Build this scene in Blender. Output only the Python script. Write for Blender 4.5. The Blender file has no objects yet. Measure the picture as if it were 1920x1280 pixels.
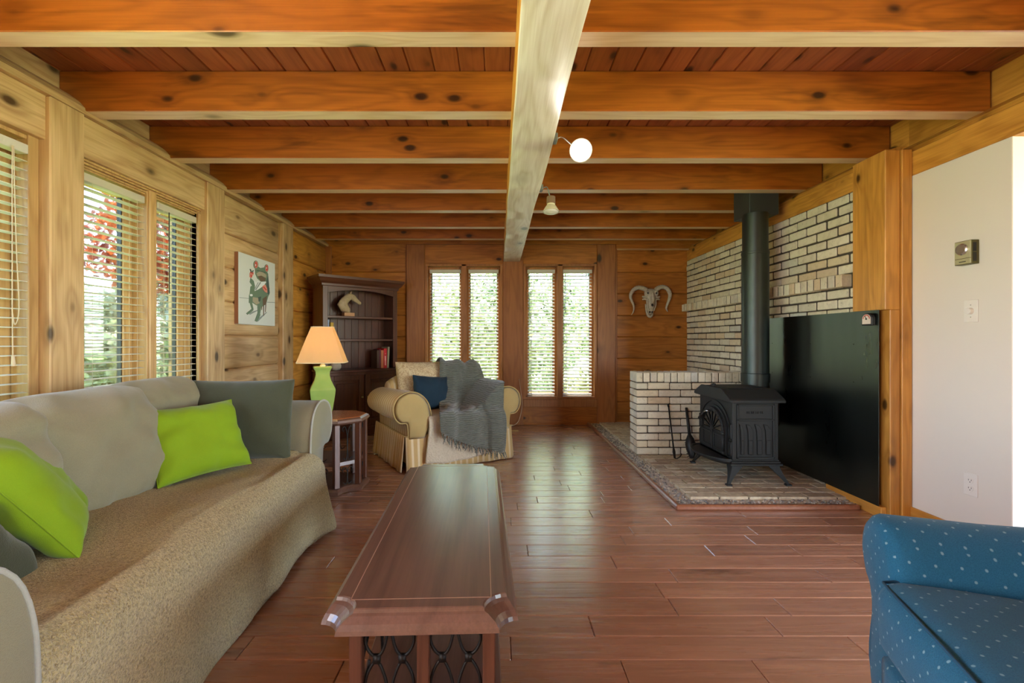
import bpy, bmesh, math, random
from mathutils import Vector, Matrix, noise
random.seed(7)
S = bpy.context.scene
C = S.collection
PI = math.pi

# ------------------------------------------------------------------ camera, sky, lights, exposure
CAM_Z = 1.10
F = 860.0
cam_d = bpy.data.cameras.new('camera')
cam = bpy.data.objects.new('camera', cam_d)
C.objects.link(cam)
cam.location = (0, 0, CAM_Z)
cam.rotation_euler = (PI / 2, 0, 0)
cam_d.sensor_width = 36
cam_d.lens = 36 * F / 1920
cam_d.shift_x = 25 / 1920
cam_d.shift_y = -3 / 1920
cam_d.clip_start = 0.05
cam_d.clip_end = 300
S.camera = cam
S.view_settings.view_transform = 'Standard'
S.view_settings.look = 'None'
S.view_settings.gamma = 1
S.view_settings.use_curve_mapping = False
S.view_settings.exposure = 0.0
S.cycles.max_bounces = 7
S.cycles.diffuse_bounces = 4
S.cycles.glossy_bounces = 3
S.cycles.transparent_max_bounces = 12
S.cycles.sample_clamp_indirect = 4
S.cycles.caustics_reflective = False
S.cycles.caustics_refractive = False
S.cycles.use_denoising = True

w = bpy.data.worlds.new('sky')
S.world = w
w.use_nodes = True
nt = w.node_tree
bg = nt.nodes['Background']
sk = nt.nodes.new('ShaderNodeTexSky')
sk.sky_type = 'NISHITA'
sk.sun_disc = False
sk.sun_elevation = math.radians(60)
sk.sun_rotation = math.radians(-30)
nt.links.new(sk.outputs[0], bg.inputs['Color'])
bg.inputs['Strength'].default_value = 3.2


def light(name, kind, loc, rot, energy, col=(1, 1, 1), size=None, sy=None):
    d = bpy.data.lights.new(name, kind)
    d.energy = energy
    d.color = col
    if kind == 'AREA':
        d.shape = 'RECTANGLE'
        d.size = size
        d.size_y = sy or size
    o = bpy.data.objects.new(name, d)
    C.objects.link(o)
    o.location = loc
    o.rotation_euler = rot
    return o


sun = light('sun', 'SUN', (0, 5, 10), (math.radians(-31), 0, math.radians(28)), 68.0, (1, .96, .88))
sun.data.angle = math.radians(1)
# added fill lights behind and beside the camera, standing in for unseen windows
light('window_light_right', 'AREA', (5.35, -.5, 1.25), (0, PI / 2, 0), 215, (1, .97, .92), 2.0, 3.6)  # added fill light on the right, standing in for an unseen window
light('window_light_rear', 'AREA', (4.3, -3.4, 1.2), (PI / 2, 0, math.radians(25)), 25, (1, .97, .92), 1.9, 1.9)
light('window_light_left', 'AREA', (-2.2, -.9, 1.15), (0, -PI / 2, 0), 150, (.97, .98, 1), 1.7, 2.6)

# ------------------------------------------------------------------ mesh helpers


def tag(o, label=None, cat=None, group=None, kind=None):
    if label: o['label'] = label
    if cat: o['category'] = cat
    if group: o['group'] = group
    if kind: o['kind'] = kind
    return o


def empty(name, loc, rz=0):
    o = bpy.data.objects.new(name, None)
    C.objects.link(o)
    o.location = loc
    o.rotation_euler = (0, 0, rz)
    o.empty_display_size = .1
    return o


def thing(name, label, cat, loc=(0, 0, 0), rz=0, group=None):
    return tag(empty(name, loc, rz), label, cat, group)


def link(name, me, mat, parent=None, smooth=False):
    for m in (mat if isinstance(mat, (list, tuple)) else [mat]):
        if m: me.materials.append(m)
    if smooth:
        for p in me.polygons: p.use_smooth = True
        if smooth != 'all':
            try: me.set_sharp_from_angle(angle=math.radians(45))
            except Exception: pass
    o = bpy.data.objects.new(name, me)
    C.objects.link(o)
    if parent: o.parent = parent
    return o


class MB:
    def __init__(s): s.bm = bmesh.new(); s.mi = 0

    def _f(s, vs):
        try:
            f = s.bm.faces.new(vs); f.material_index = s.mi
            return f
        except ValueError: return None

    def box(s, x0, x1, y0, y1, z0, z1, M=None, bev=0):
        vs = [Vector((x, y, z)) for x in (x0, x1) for y in (y0, y1) for z in (z0, z1)]
        if M is not None: vs = [M @ v for v in vs]
        v = [s.bm.verts.new(p) for p in vs]
        fs = [s._f([v[i] for i in q]) for q in
              ((0, 1, 3, 2), (4, 6, 7, 5), (0, 4, 5, 1), (2, 3, 7, 6), (0, 2, 6, 4), (1, 5, 7, 3))]
        if bev:
            es = list({e for f in fs for e in f.edges})
            r = bmesh.ops.bevel(s.bm, geom=es, offset=bev, segments=1, affect='EDGES', clamp_overlap=True)
            for f in r['faces']: f.material_index = s.mi
        return s

    def prism(s, pts, a, b, axis='y', M=None):
        """closed outline pts (2-D) swept from a to b along an axis; 2-D = the other two axes in order"""
        def P(p, t):
            v = {'x': (t, p[0], p[1]), 'y': (p[0], t, p[1]), 'z': (p[0], p[1], t)}[axis]
            v = Vector(v)
            return M @ v if M is not None else v
        A = [s.bm.verts.new(P(p, a)) for p in pts]
        B = [s.bm.verts.new(P(p, b)) for p in pts]
        n = len(pts)
        s._f(A); s._f(B[::-1])
        for i in range(n):
            s._f([A[i], B[i], B[(i + 1) % n], A[(i + 1) % n]])
        return s

    def loft(s, rings, closed=True, caps=True):
        R = [[s.bm.verts.new(p) for p in r] for r in rings]
        n = len(R[0])
        for a, b in zip(R, R[1:]):
            for i in range(n if closed else n - 1):
                s._f([a[i], a[(i + 1) % n], b[(i + 1) % n], b[i]])
        if caps and closed:
            s._f(R[0][::-1]); s._f(R[-1])
        return s

    def tube(s, pts, r, seg=8, M=None):
        pts = [Vector(p) for p in pts]
        if M is not None: pts = [M @ p for p in pts]
        rr = r if isinstance(r, (list, tuple)) else [r] * len(pts)
        rings = []
        up = None
        for i, p in enumerate(pts):
            d = (pts[min(i + 1, len(pts) - 1)] - pts[max(i - 1, 0)]).normalized()
            if up is None:
                up = Vector((0, 0, 1)) if abs(d.z) < .9 else Vector((1, 0, 0))
            sd = d.cross(up)
            if sd.length < 1e-4: sd = d.cross(Vector((.3, 1, .2)))
            sd.normalize()
            up = sd.cross(d).normalized()
            rings.append([p + (sd * math.cos(t) + up * math.sin(t)) * rr[i] for t in [2 * PI * k / seg for k in range(seg)]])
        return s.loft(rings)

    def lathe(s, prof, c=(0, 0, 0), seg=24, M=None, sx=1, sy=1, rot=0):
        c = Vector(c)
        rings = []
        for r, z in prof:
            ring = [c + Vector((sx * r * math.cos(rot + 2 * PI * k / seg), sy * r * math.sin(rot + 2 * PI * k / seg), z)) for k in range(seg)]
            if M is not None: ring = [M @ p for p in ring]
            rings.append(ring)
        return s.loft(rings)

    def ball(s, c, rx, ry=None, rz=None, seg=16, M=None):
        ry = ry or rx; rz = rz or rx
        n = seg // 2
        c = Vector(c)
        rings = []
        for j in range(n + 1):
            t = -PI / 2 + PI * min(max(j, .02), n - .02) / n
            ring = [c + Vector((rx * math.cos(t) * math.cos(2 * PI * k / seg), ry * math.cos(t) * math.sin(2 * PI * k / seg), rz * math.sin(t))) for k in range(seg)]
            if M is not None: ring = [M @ p for p in ring]
            rings.append(ring)
        return s.loft(rings)

    def grid(s, fn, nu, nv, closed_u=False):
        V = [[s.bm.verts.new(fn(i / nu, j / nv)) for i in range(nu + (0 if closed_u else 1))] for j in range(nv + 1)]
        n = len(V[0])
        for j in range(nv):
            for i in range(nu):
                s._f([V[j][i], V[j][(i + 1) % n], V[j + 1][(i + 1) % n], V[j + 1][i]])
        return s

    def build(s, name, mat, parent=None, bev=0, smooth=False, seg=1, solid=0, sub=0):
        bmesh.ops.recalc_face_normals(s.bm, faces=s.bm.faces)
        if bev:
            es = [e for e in s.bm.edges if len(e.link_faces) == 2 and e.calc_face_angle(0) > math.radians(25)]
            bmesh.ops.bevel(s.bm, geom=es, offset=bev, segments=seg, affect='EDGES', clamp_overlap=True)
        me = bpy.data.meshes.new(name)
        s.bm.to_mesh(me)
        s.bm.free()
        o = link(name, me, mat, parent, smooth)
        if solid:
            m = o.modifiers.new('solid', 'SOLIDIFY'); m.thickness = solid; m.offset = 0
        if sub:
            m = o.modifiers.new('sub', 'SUBSURF'); m.levels = sub; m.render_levels = sub
        return o


def nz(p, sc=1.0): return noise.noise(Vector(p) * sc)


def sstep(a, b, x):
    t = min(max((x - a) / (b - a), 0), 1)
    return t * t * (3 - 2 * t)


def spline(pts, n=8):
    """Catmull-Rom through the points"""
    P = [Vector(p) for p in pts]
    P = [2 * P[0] - P[1]] + P + [2 * P[-1] - P[-2]]
    out = []
    for i in range(1, len(P) - 2):
        for k in range(n):
            t = k / n
            a, b, c, d = P[i - 1:i + 3]
            out.append(.5 * ((2 * b) + (c - a) * t + (2 * a - 5 * b + 4 * c - d) * t * t + (3 * b - a - 3 * c + d) * t ** 3))
    out.append(P[-2])
    return out


def at(px, py, Y):
    """the world point at depth Y seen at a position of the photograph (for measuring)"""
    return Vector(((px - 935) * Y / F, Y, CAM_Z - (py - 637) * Y / F))


def onx(px, py, X):
    Y = X * F / (px - 935)
    return Vector((X, Y, CAM_Z - (py - 637) * Y / F))


def copy_tree(o, parent=None):
    c = o.copy()
    C.objects.link(c)
    c.parent = parent
    for ch in list(o.children): copy_tree(ch, c)
    return c


# ------------------------------------------------------------------ materials
def srgb(r, g, b):
    f = lambda c: (c / 255 / 12.92) if c / 255 <= .04045 else ((c / 255 + .055) / 1.055) ** 2.4
    return (f(r), f(g), f(b), 1)


class NT:
    def __init__(s, name):
        s.m = bpy.data.materials.new(name)
        s.m.use_nodes = True
        s.t = s.m.node_tree
        s.b = s.t.nodes['Principled BSDF']

    def n(s, typ, ins=None, **kw):
        nd = s.t.nodes.new('ShaderNode' + typ)
        for k, v in kw.items(): setattr(nd, k, v)
        for k, v in (ins or {}).items():
            sock = nd.inputs[k]
            if hasattr(v, 'links') or isinstance(v, bpy.types.NodeSocket): s.t.links.new(v, sock)
            else: sock.default_value = v
        return nd

    def math(s, op, a, b=0.0, c=None, clamp=False):
        ins = {0: a, 1: b}
        if c is not None: ins[2] = c
        nd = s.n('Math', ins, operation=op)
        nd.use_clamp = clamp
        return nd.outputs[0]

    def mix(s, f, a, b, mode='MIX'):
        nd = s.n('Mix', data_type='RGBA', blend_type=mode)
        for k, v in ((0, f), (6, a), (7, b)):
            if isinstance(v, bpy.types.NodeSocket): s.t.links.new(v, nd.inputs[k])
            else: nd.inputs[k].default_value = v
        return nd.outputs[2]

    def ramp(s, f, stops, interp='LINEAR'):
        nd = s.n('ValToRGB', {0: f})
        cr = nd.color_ramp
        cr.interpolation = interp
        while len(cr.elements) < len(stops): cr.elements.new(.5)
        for e, (p, c) in zip(cr.elements, stops):
            e.position = p
            e.color = c if len(c) == 4 else (*c, 1)
        return nd.outputs[0]

    def co(s, scale=(1, 1, 1), island=0, src='Object', rnd=True):
        tc = s.n('TexCoord').outputs[src]
        if island:
            g = s.n('NewGeometry').outputs['Random Per Island']
            cx = s.n('CombineXYZ', {0: s.math('MULTIPLY', g, 37.1), 1: s.math('MULTIPLY', g, 91.7), 2: s.math('MULTIPLY', g, 61.3)})
            tc = s.n('VectorMath', {0: tc, 1: cx.outputs[0]}, operation='ADD').outputs[0]
        if rnd:
            oi = s.n('ObjectInfo').outputs['Random']
            m = s.math('MULTIPLY', oi, 13.7)
            tc = s.n('VectorMath', {0: tc, 1: m}, operation='ADD').outputs[0]
        return tc

    def mp(s, v, scale):
        return s.n('VectorMath', {0: v, 1: scale}, operation='MULTIPLY').outputs[0]

    def noise(s, v, scale=1, detail=3, rough=.5, dist=0):
        return s.n('TexNoise', {'Vector': v, 'Scale': scale, 'Detail': detail, 'Roughness': rough, 'Distortion': dist}).outputs[0]

    def set(s, **kw):
        names = dict(col='Base Color', rough='Roughness', metal='Metallic', coat='Coat Weight', crough='Coat Roughness',
                     spec='Specular IOR Level', sheen='Sheen Weight', emit='Emission Color', es='Emission Strength', normal='Normal', trans='Transmission Weight', alpha='Alpha')
        for k, v in kw.items():
            sock = s.b.inputs[names[k]]
            if isinstance(v, bpy.types.NodeSocket): s.t.links.new(v, sock)
            else: sock.default_value = v
        return s

    def bump(s, h, strength=.3, dist=.01):
        nd = s.n('Bump', {'Height': h, 'Strength': strength, 'Distance': dist})
        s.t.links.new(nd.outputs[0], s.b.inputs['Normal'])
        return s


def plain(name, col, rough=.5, metal=0, **kw):
    t = NT(name)
    t.set(col=col if len(col) == 4 else (*col, 1), rough=rough, metal=metal, **kw)
    return t.m


def wood(name, light_c, dark_c, axis='X', rough=.42, knot=.13, knots=True, grain=1.0, coat=0.0, vary=.25, kscale=3.2, stain=0.0, spec=.5):
    t = NT(name)
    p = t.co(island=1)
    ax = {'X': 0, 'Y': 1, 'Z': 2}[axis]
    def sc(al, ac):
        v = [ac, ac, ac]; v[ax] = al
        return tuple(v)
    k_d = None
    vor = t.n('TexVoronoi', {'Vector': t.mp(p, sc(kscale * .55, kscale)), 'Scale': 1.0})
    k_d = vor.outputs['Distance']
    low = t.noise(t.mp(p, sc(.7, 6)), 1, 2, .5)
    if knots:
        bulge = t.math('DIVIDE', .02, t.math('ADD', t.math('MULTIPLY', k_d, k_d), .03))
        low = t.math('ADD', low, t.math('MULTIPLY', bulge, .3))
    rings = t.math('MULTIPLY_ADD', t.math('SINE', t.math('MULTIPLY', low, 60 * grain)), .5, .5)
    rings = t.math('POWER', rings, 1.6)
    fine = t.noise(t.mp(p, sc(3, 110)), 1, 3, .6)
    blot = t.noise(t.mp(p, sc(1.1, 3.5)), 1, 3, .55)
    f = t.math('ADD', t.math('MULTIPLY', rings, .28), t.math('MULTIPLY', fine, .85))
    f = t.math('ADD', f, t.math('MULTIPLY', blot, .75))
    f = t.math('SUBTRACT', f, .50, clamp=True)
    col = t.mix(f, light_c, dark_c)
    isl = t.n('NewGeometry').outputs['Random Per Island']
    hsv = t.n('HueSaturation', {'Hue': .5, 'Saturation': 1.0, 'Value': t.math('MULTIPLY_ADD', isl, vary, 1 - vary / 2), 'Fac': 1.0, 'Color': col})
    col = hsv.outputs[0]
    if stain:
        sn = t.noise(t.mp(p, sc(1.2, 7)), 1, 4, .65, .4)
        sm = t.ramp(sn, [(.54, (0, 0, 0)), (.70, (stain,) * 3)])
        col = t.mix(sm, col, tuple(c * .30 for c in dark_c[:3]) + (1,))
    if knots:
        km = t.ramp(k_d, [(0, (1, 1, 1)), (knot * .55, (.95,) * 3), (knot, (0, 0, 0))])
        halo = t.ramp(k_d, [(0, (.6,) * 3), (knot * 2.3, (0, 0, 0))])
        col = t.mix(halo, col, tuple(c * .55 for c in dark_c[:3]) + (1,))
        col = t.mix(km, col, tuple(c * .16 for c in dark_c[:3]) + (1,))
    t.set(col=col, rough=rough, coat=coat, crough=.25, spec=spec)
    t.bump(t.math('ADD', t.math('MULTIPLY', fine, .6), t.math('MULTIPLY', rings, .3)), .25, .003)
    return t.m


def fabric(name, c1, c2, scale=420, bump=.25, rough=.9, sheen=.25, mott=.5):
    t = NT(name)
    p = t.co()
    n1 = t.noise(p, scale, 2, .6)
    n2 = t.noise(p, 6, 3, .6)
    f = t.math('ADD', t.math('MULTIPLY', n1, .6), t.math('MULTIPLY', n2, mott))
    f = t.math('SUBTRACT', f, .25, clamp=True)
    t.set(col=t.mix(f, c1, c2), rough=rough, sheen=sheen, spec=.2)
    t.bump(t.math('ADD', n1, t.math('MULTIPLY', t.noise(p, 14, 3, .5), 1.5)), bump, .004)
    return t.m


L_ = srgb(222, 190, 144); D_ = srgb(164, 120, 76)
A_ = srgb(216, 154, 70); AD = srgb(158, 98, 32)
M = {}
for ax in 'XYZ':
    M['pine' + ax] = wood('light_pine_' + ax, L_, D_, ax, .45, knot=.18, kscale=6.0, stain=.25)
    M['amber' + ax] = wood('amber_pine_' + ax, A_, AD, ax, .42, knot=.15, stain=.3, kscale=6.2)
M['beam'] = wood('stained_beam_pine', srgb(190, 108, 32), srgb(126, 66, 12), 'X', .38, knot=.17, stain=.6, spec=.7, kscale=6.6)
M['ceil'] = wood('ceiling_board_pine', srgb(164, 92, 50), srgb(118, 58, 28), 'Y', .45, knot=.17, kscale=6.8)
M['paleX'] = wood('pale_beam_underside', srgb(238, 218, 184), srgb(204, 170, 124), 'X', .4, knot=.1, kscale=2.2, vary=.08)  # daylight on the crossbeam undersides, put into the colour
M['pale'] = wood('pale_bleached_beam', srgb(240, 234, 218), srgb(190, 172, 142), 'Y', .4, knot=.14, kscale=3.6, vary=.05)  # daylight glare under the central beam, painted as a paler wood colour
M['backw'] = wood('back_wall_pine', srgb(200, 128, 54), srgb(136, 78, 24), 'X', .4, knot=.15, stain=.45, spec=.5, kscale=6.4)
M['backz'] = wood('back_wall_pine_upright', srgb(178, 114, 62), srgb(128, 76, 34), 'Z', .4, knot=.12, spec=.5)
M['trim'] = wood('window_trim_pine', srgb(190, 130, 78), srgb(140, 88, 46), 'Z', .38, knots=False)
M['trimL'] = wood('side_window_trim_pine', srgb(214, 176, 122), srgb(160, 116, 68), 'Z', .38, knots=False)
M['dark'] = wood('dark_mahogany', srgb(102, 58, 38), srgb(58, 32, 21), 'Z', .35, knots=False, coat=.2)
M['darkX'] = wood('dark_mahogany_flat', srgb(102, 58, 38), srgb(58, 32, 21), 'X', .35, knots=False, coat=.2)
M['table'] = wood('brown_table_veneer', srgb(112, 80, 66), srgb(68, 46, 38), 'Y', .36, knots=False, coat=1.0, grain=.5, vary=.04)
M['tleg'] = wood('brown_table_leg', srgb(100, 60, 42), srgb(62, 36, 26), 'Z', .35, knots=False)
M['etop'] = wood('orange_table_top', srgb(190, 112, 52), srgb(150, 80, 34), 'X', .2, knots=False, coat=.7, vary=.05)

# floor: hand scraped red brown boards
t = NT('scraped_floor_boards')
p = t.co(island=1, rnd=False)
g1 = t.noise(t.mp(p, (1.6, 26, 26)), 1, 4, .6, .3)
g2 = t.noise(t.mp(p, (1.2, 5, 5)), 1, 3, .6)
isl = t.n('NewGeometry').outputs['Random Per Island']
f = t.math('SUBTRACT', t.math('ADD', t.math('MULTIPLY', g1, .9), t.math('MULTIPLY', g2, .7)), .35, clamp=True)
col = t.mix(f, srgb(194, 144, 114), srgb(128, 84, 62))
spots = t.ramp(t.noise(t.mp(p, (2.2, 9, 9)), 1, 3, .6), [(.64, (0, 0, 0)), (.78, (.75,) * 3)])
col = t.mix(spots, col, srgb(66, 34, 24))
col = t.n('HueSaturation', {'Value': t.math('MULTIPLY_ADD', isl, .22, .86), 'Hue': .5, 'Saturation': 1., 'Fac': 1., 'Color': col}).outputs[0]
t.set(col=col, rough=t.math('MULTIPLY_ADD', g1, .16, .20), spec=.6, coat=1.0, crough=.24)
scr = t.noise(t.mp(p, (2.2, 34, 34)), 1, 2, .5, .6)
t.bump(scr, .38, .006)
M['floor'] = t.m

t = NT('cream_brick')
p = t.co(island=1, rnd=False)
isl = t.n('NewGeometry').outputs['Random Per Island']
c = t.ramp(isl, [(0, srgb(224, 214, 188)), (.3, srgb(236, 226, 202)), (.55, srgb(214, 206, 184)), (.75, srgb(228, 216, 186)), (.93, srgb(214, 190, 158)), (1, srgb(206, 204, 192))])
nn = t.noise(p, 14, 5, .7)
c = t.mix(t.ramp(nn, [(.48, (0, 0, 0)), (.75, (.5,) * 3)]), c, srgb(176, 158, 130))
n3 = t.noise(p, 45, 4, .7)
c = t.mix(t.ramp(n3, [(.6, (0, 0, 0)), (.75, (.5,) * 3)]), c, srgb(96, 84, 70))
t.set(col=c, rough=.9, spec=.2)
t.bump(t.math('ADD', nn, n3), .7, .006)
M['brick'] = t.m
t = NT('hearth_brick')
p = t.co(island=1, rnd=False)
isl = t.n('NewGeometry').outputs['Random Per Island']
c = t.ramp(isl, [(0, srgb(196, 180, 152)), (.4, srgb(208, 196, 168)), (.7, srgb(186, 164, 136)), (1, srgb(176, 156, 130))])
nn = t.noise(p, 20, 5, .7)
c = t.mix(t.ramp(nn, [(.4, (0, 0, 0)), (.7, (.6,) * 3)]), c, srgb(120, 96, 78))
t.set(col=c, rough=.7, spec=.35)
t.bump(nn, .6, .005)
M['hbrick'] = t.m
t = NT('mortar')
t.set(col=t.mix(t.noise(t.co(rnd=False), 60, 3, .6), srgb(84, 75, 63), srgb(56, 50, 42)), rough=.95)
M['mortar'] = t.m
t = NT('pebbles')
isl = t.n('NewGeometry').outputs['Random Per Island']
t.set(col=t.ramp(isl, [(0, srgb(84, 80, 78)), (.3, srgb(150, 142, 132)), (.55, srgb(112, 106, 102)), (.8, srgb(196, 184, 166)), (1, srgb(128, 110, 96))]), rough=.5)
M['pebble'] = t.m
M['cement'] = plain('pebble_cement', srgb(206, 196, 178), .9)

t = NT('black_iron')
nn = t.noise(t.co(rnd=False), 160, 3, .6)
t.set(col=t.mix(nn, srgb(26, 28, 28), srgb(38, 40, 40)), rough=.62, metal=0, spec=.4)
t.bump(nn, .15, .002)
M['iron'] = t.m
M['ironthin'] = plain('wrought_iron', srgb(30, 27, 25), .5, .6)
t = NT('black_stovepipe')
nn = t.noise(t.co(rnd=False), 8, 3, .6)
t.set(col=srgb(70, 76, 74), rough=t.math('MULTIPLY_ADD', nn, .2, .34), metal=.9)
M['pipe'] = t.m
t = NT('glossy_black_sheet')
pp = t.co(rnd=False)
nn = t.noise(t.mp(pp, (2, 2, .5)), 3, 4, .6)
t.set(col=srgb(86, 92, 90), rough=t.math('MULTIPLY_ADD', nn, .2, .20), metal=1.0)
t.bump(t.noise(t.mp(pp, (3, 3, .6)), 1.2, 2, .5), .35, .02)
M['sheet'] = t.m
M['white'] = plain('white_wall_paint', srgb(226, 218, 206), .7)
M['greyw'] = plain('grey_wall_paint', srgb(176, 170, 160), .8)
M['plastic'] = plain('white_plastic', srgb(232, 226, 216), .35)
def slatmat(name, c):
    t = NT(name)
    tl = t.n('BsdfTranslucent', {'Color': c})
    t.set(col=c, rough=.5)
    mx = t.n('MixShader', {0: .3, 1: t.b.outputs[0], 2: tl.outputs[0]})
    t.t.links.new(mx.outputs[0], t.t.nodes['Material Output'].inputs['Surface'])
    return t.m
M['slat'] = slatmat('white_blind_slat', srgb(240, 238, 230))
M['slatL'] = slatmat('cream_blind_slat', srgb(232, 224, 206))
M['cord'] = plain('cord', srgb(214, 200, 176), .8)
M['black'] = plain('black_paint', srgb(22, 20, 20), .5)
M['brass'] = plain('aged_brass', srgb(150, 140, 96), .3, .8)
M['steel'] = plain('chrome', srgb(210, 210, 208), .2, .9)
M['alum'] = plain('window_frame_metal', srgb(120, 128, 126), .5, .3)

t = NT('window_glass')
gl = t.n('BsdfGlossy', {'Color': (1, 1, 1, 1), 'Roughness': .02})
tr = t.n('BsdfTransparent', {'Color': (.93, .96, .95, 1)})
fr = t.n('Fresnel', {'IOR': 1.45})
mx = t.n('MixShader', {0: t.math('MULTIPLY', fr.outputs[0], .8), 1: tr.outputs[0], 2: gl.outputs[0]})
t.t.links.new(mx.outputs[0], t.t.nodes['Material Output'].inputs['Surface'])
M['glass'] = t.m

M['sofa'] = fabric('taupe_chenille', srgb(142, 135, 110), srgb(104, 99, 79), 380, .3)
M['sofap'] = fabric('pale_piping', srgb(168, 168, 158), srgb(140, 140, 130), 380, .2)
M['lime'] = fabric('lime_cotton', srgb(128, 158, 22), srgb(98, 130, 10), 500, .15, .8, .15, .3)
M['sage'] = fabric('dark_sage_weave', srgb(72, 75, 58), srgb(50, 54, 41), 300, .35)
M['navy'] = fabric('navy_cotton', srgb(34, 58, 76), srgb(20, 38, 54), 500, .15, .8, .1)
M['olive'] = fabric('olive_arm_fabric', srgb(186, 164, 112), srgb(160, 138, 88), 500, .15)

t = NT('tan_fleece')
p = t.co(rnd=False)
v1 = t.n('TexVoronoi', {'Vector': t.mp(p, (1, 1, 1)), 'Scale': 105.0})
wv = t.noise(p, 150, 3, .7, .8)
f = t.ramp(wv, [(.34, (0, 0, 0)), (.60, (1, 1, 1))])
t.set(col=t.mix(f, srgb(136, 116, 66), srgb(206, 188, 130)), rough=1, sheen=.4, spec=.1)
t.bump(wv, 1.0, .012)
M['fleece'] = t.m
t = NT('cream_sheepskin')
p = t.co(rnd=False)
wv = t.noise(p, 70, 4, .7, .6)
t.set(col=t.mix(wv, srgb(186, 172, 146), srgb(236, 228, 208)), rough=1, sheen=.4, spec=.1)
t.bump(wv, .9, .01)
M['sheep'] = t.m
t = NT('grey_knit')
p = t.co(rnd=False)
rows = t.math('SINE', t.math('MULTIPLY_ADD', t.n('SeparateXYZ', {0: p}).outputs[2], 420, t.math('MULTIPLY', t.noise(p, 9, 2), 14)))
wv = t.noise(t.mp(p, (30, 30, 160)), 1, 3, .7, .5)
t.set(col=t.mix(t.math('MULTIPLY_ADD', rows, .2, wv), srgb(62, 68, 63), srgb(132, 138, 128)), rough=1, sheen=.4, spec=.1)
t.bump(t.math('ADD', wv, t.math('MULTIPLY', rows, .3)), .9, .008)
M['knit'] = t.m


def striped(name, axis, pitch=.055):
    t = NT(name)
    p = t.co(rnd=False)
    s_ = t.n('SeparateXYZ', {0: p}).outputs[axis]
    w_ = t.math('SINE', t.math('MULTIPLY', s_, 2 * PI / pitch))
    f = t.ramp(w_, [(.25, (0, 0, 0)), (.6, (1, 1, 1))])
    t.t.nodes[-1]
    n1 = t.noise(p, 400, 2, .5)
    c = t.mix(f, srgb(196, 166, 112), srgb(218, 200, 162))
    t.set(col=t.mix(t.math('MULTIPLY', n1, .3), c, srgb(160, 132, 88)), rough=t.math('MULTIPLY_ADD', f, -.3, .8), sheen=.2, spec=.3)
    t.bump(t.noise(p, 12, 3, .5), .3, .01)
    return t.m


M['strx'] = striped('beige_stripe_across', 0)
M['stry'] = striped('beige_stripe_deep', 1)
t = NT('floral_damask')
p = t.co(rnd=False)
vo = t.n('TexNoise', {'Vector': p, 'Scale': 16.0, 'Detail': 2.0, 'Distortion': 2.5}).outputs[0]
f = t.ramp(vo, [(.44, (0, 0, 0)), (.47, (1, 1, 1)), (.53, (1, 1, 1)), (.56, (0, 0, 0))])
t.set(col=t.mix(t.math('MULTIPLY', f, .55), srgb(214, 196, 160), srgb(160, 124, 92)), rough=.85, spec=.2)
M['floral'] = t.m

t = NT('blue_dotted_weave')
p = t.co(rnd=False)
sx_ = t.n('SeparateXYZ', {0: p}); nn_ = t.n('SeparateXYZ', {0: t.n('TexCoord').outputs['Normal']})
ab = [t.math('ABSOLUTE', nn_.outputs[i]) for i in range(3)]
c1 = t.n('CombineXYZ', {0: sx_.outputs[0], 1: sx_.outputs[2]}).outputs[0]; c2 = t.n('CombineXYZ', {0: sx_.outputs[1], 1: sx_.outputs[2]}).outputs[0]; c3 = t.n('CombineXYZ', {0: sx_.outputs[0], 1: sx_.outputs[1]}).outputs[0]
dv = t.mix(t.math('GREATER_THAN', ab[2], .68), t.mix(t.math('GREATER_THAN', ab[0], ab[1]), c1, c2), c3)
rt_ = t.n('VectorRotate', {'Vector': dv, 'Angle': .785}, rotation_type='Z_AXIS'); dv = rt_.outputs[0]
ch = t.n('TexVoronoi', {'Vector': dv, 'Scale': 27.0, 'Randomness': 0.15}, voronoi_dimensions='2D')
dm = t.ramp(ch.outputs['Distance'], [(.06, (1, 1, 1)), (.11, (0, 0, 0))])
n1 = t.noise(p, 420, 2, .6)
base = t.mix(n1, srgb(14, 62, 86), srgb(42, 102, 128))
t.set(col=t.mix(t.math('MULTIPLY', dm, .38), base, srgb(170, 196, 196)), rough=.85, sheen=.08, spec=.2)
t.bump(t.math('ADD', n1, t.math('MULTIPLY', t.noise(p, 18, 3, .5), 1.5)), .3, .005)
M['blue'] = t.m
# ------------------------------------------------------------------ room shell
XL, YB, ZC = -2.28, 5.95, 2.535
ZB = 2.32              # underside of the cross beams
COURSE = [.02 + .28 * k for k in range(9)]


def struct(o): o['kind'] = 'structure'; return o


# floor boards along X
mb = MB()
y = -3.6
row = 0
while y < YB + .05:
    x = -2.42 + random.uniform(-1.0, 0)
    while x < 5.5:
        ln = random.choice([.45, .7, .95, 1.2, 1.25])
        x0, x1 = max(x, -2.42), min(x + ln, 5.5)
        if x1 > x0 + .02:
            # boards under the hearth are left out
            if not (y > 2.98 and x0 > 1.17):
                if y > 2.98 and x1 > 1.16: x1 = 1.16
                mb.box(x0 + .0008, x1 - .0008, y + .0006, min(y + .1256, YB + .05), -.02, 0, bev=.0028)
        x += ln
    y += .1263
floor = struct(mb.build('floor', M['floor']))
mb = MB()
mb.box(-2.6, 5.6, -3.7, 6.1, -.12, -.015)
sub = struct(mb.build('subfloor', M['mortar'], floor))

# ceiling boards along Y
mb = MB()
x = -2.6
while x < 5.6:
    mb.box(x + .0005, x + .1325, -3.7, 6.2, ZC, ZC + .025, bev=.006)
    x += .133
ceil_ = struct(mb.build('ceiling', M['ceil']))
mb = MB()
mb.box(-2.65, 5.7, -3.8, 6.25, ZC + .02, ZC + .14)
mb.build('ceiling_slab', M['mortar'], ceil_)


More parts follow.
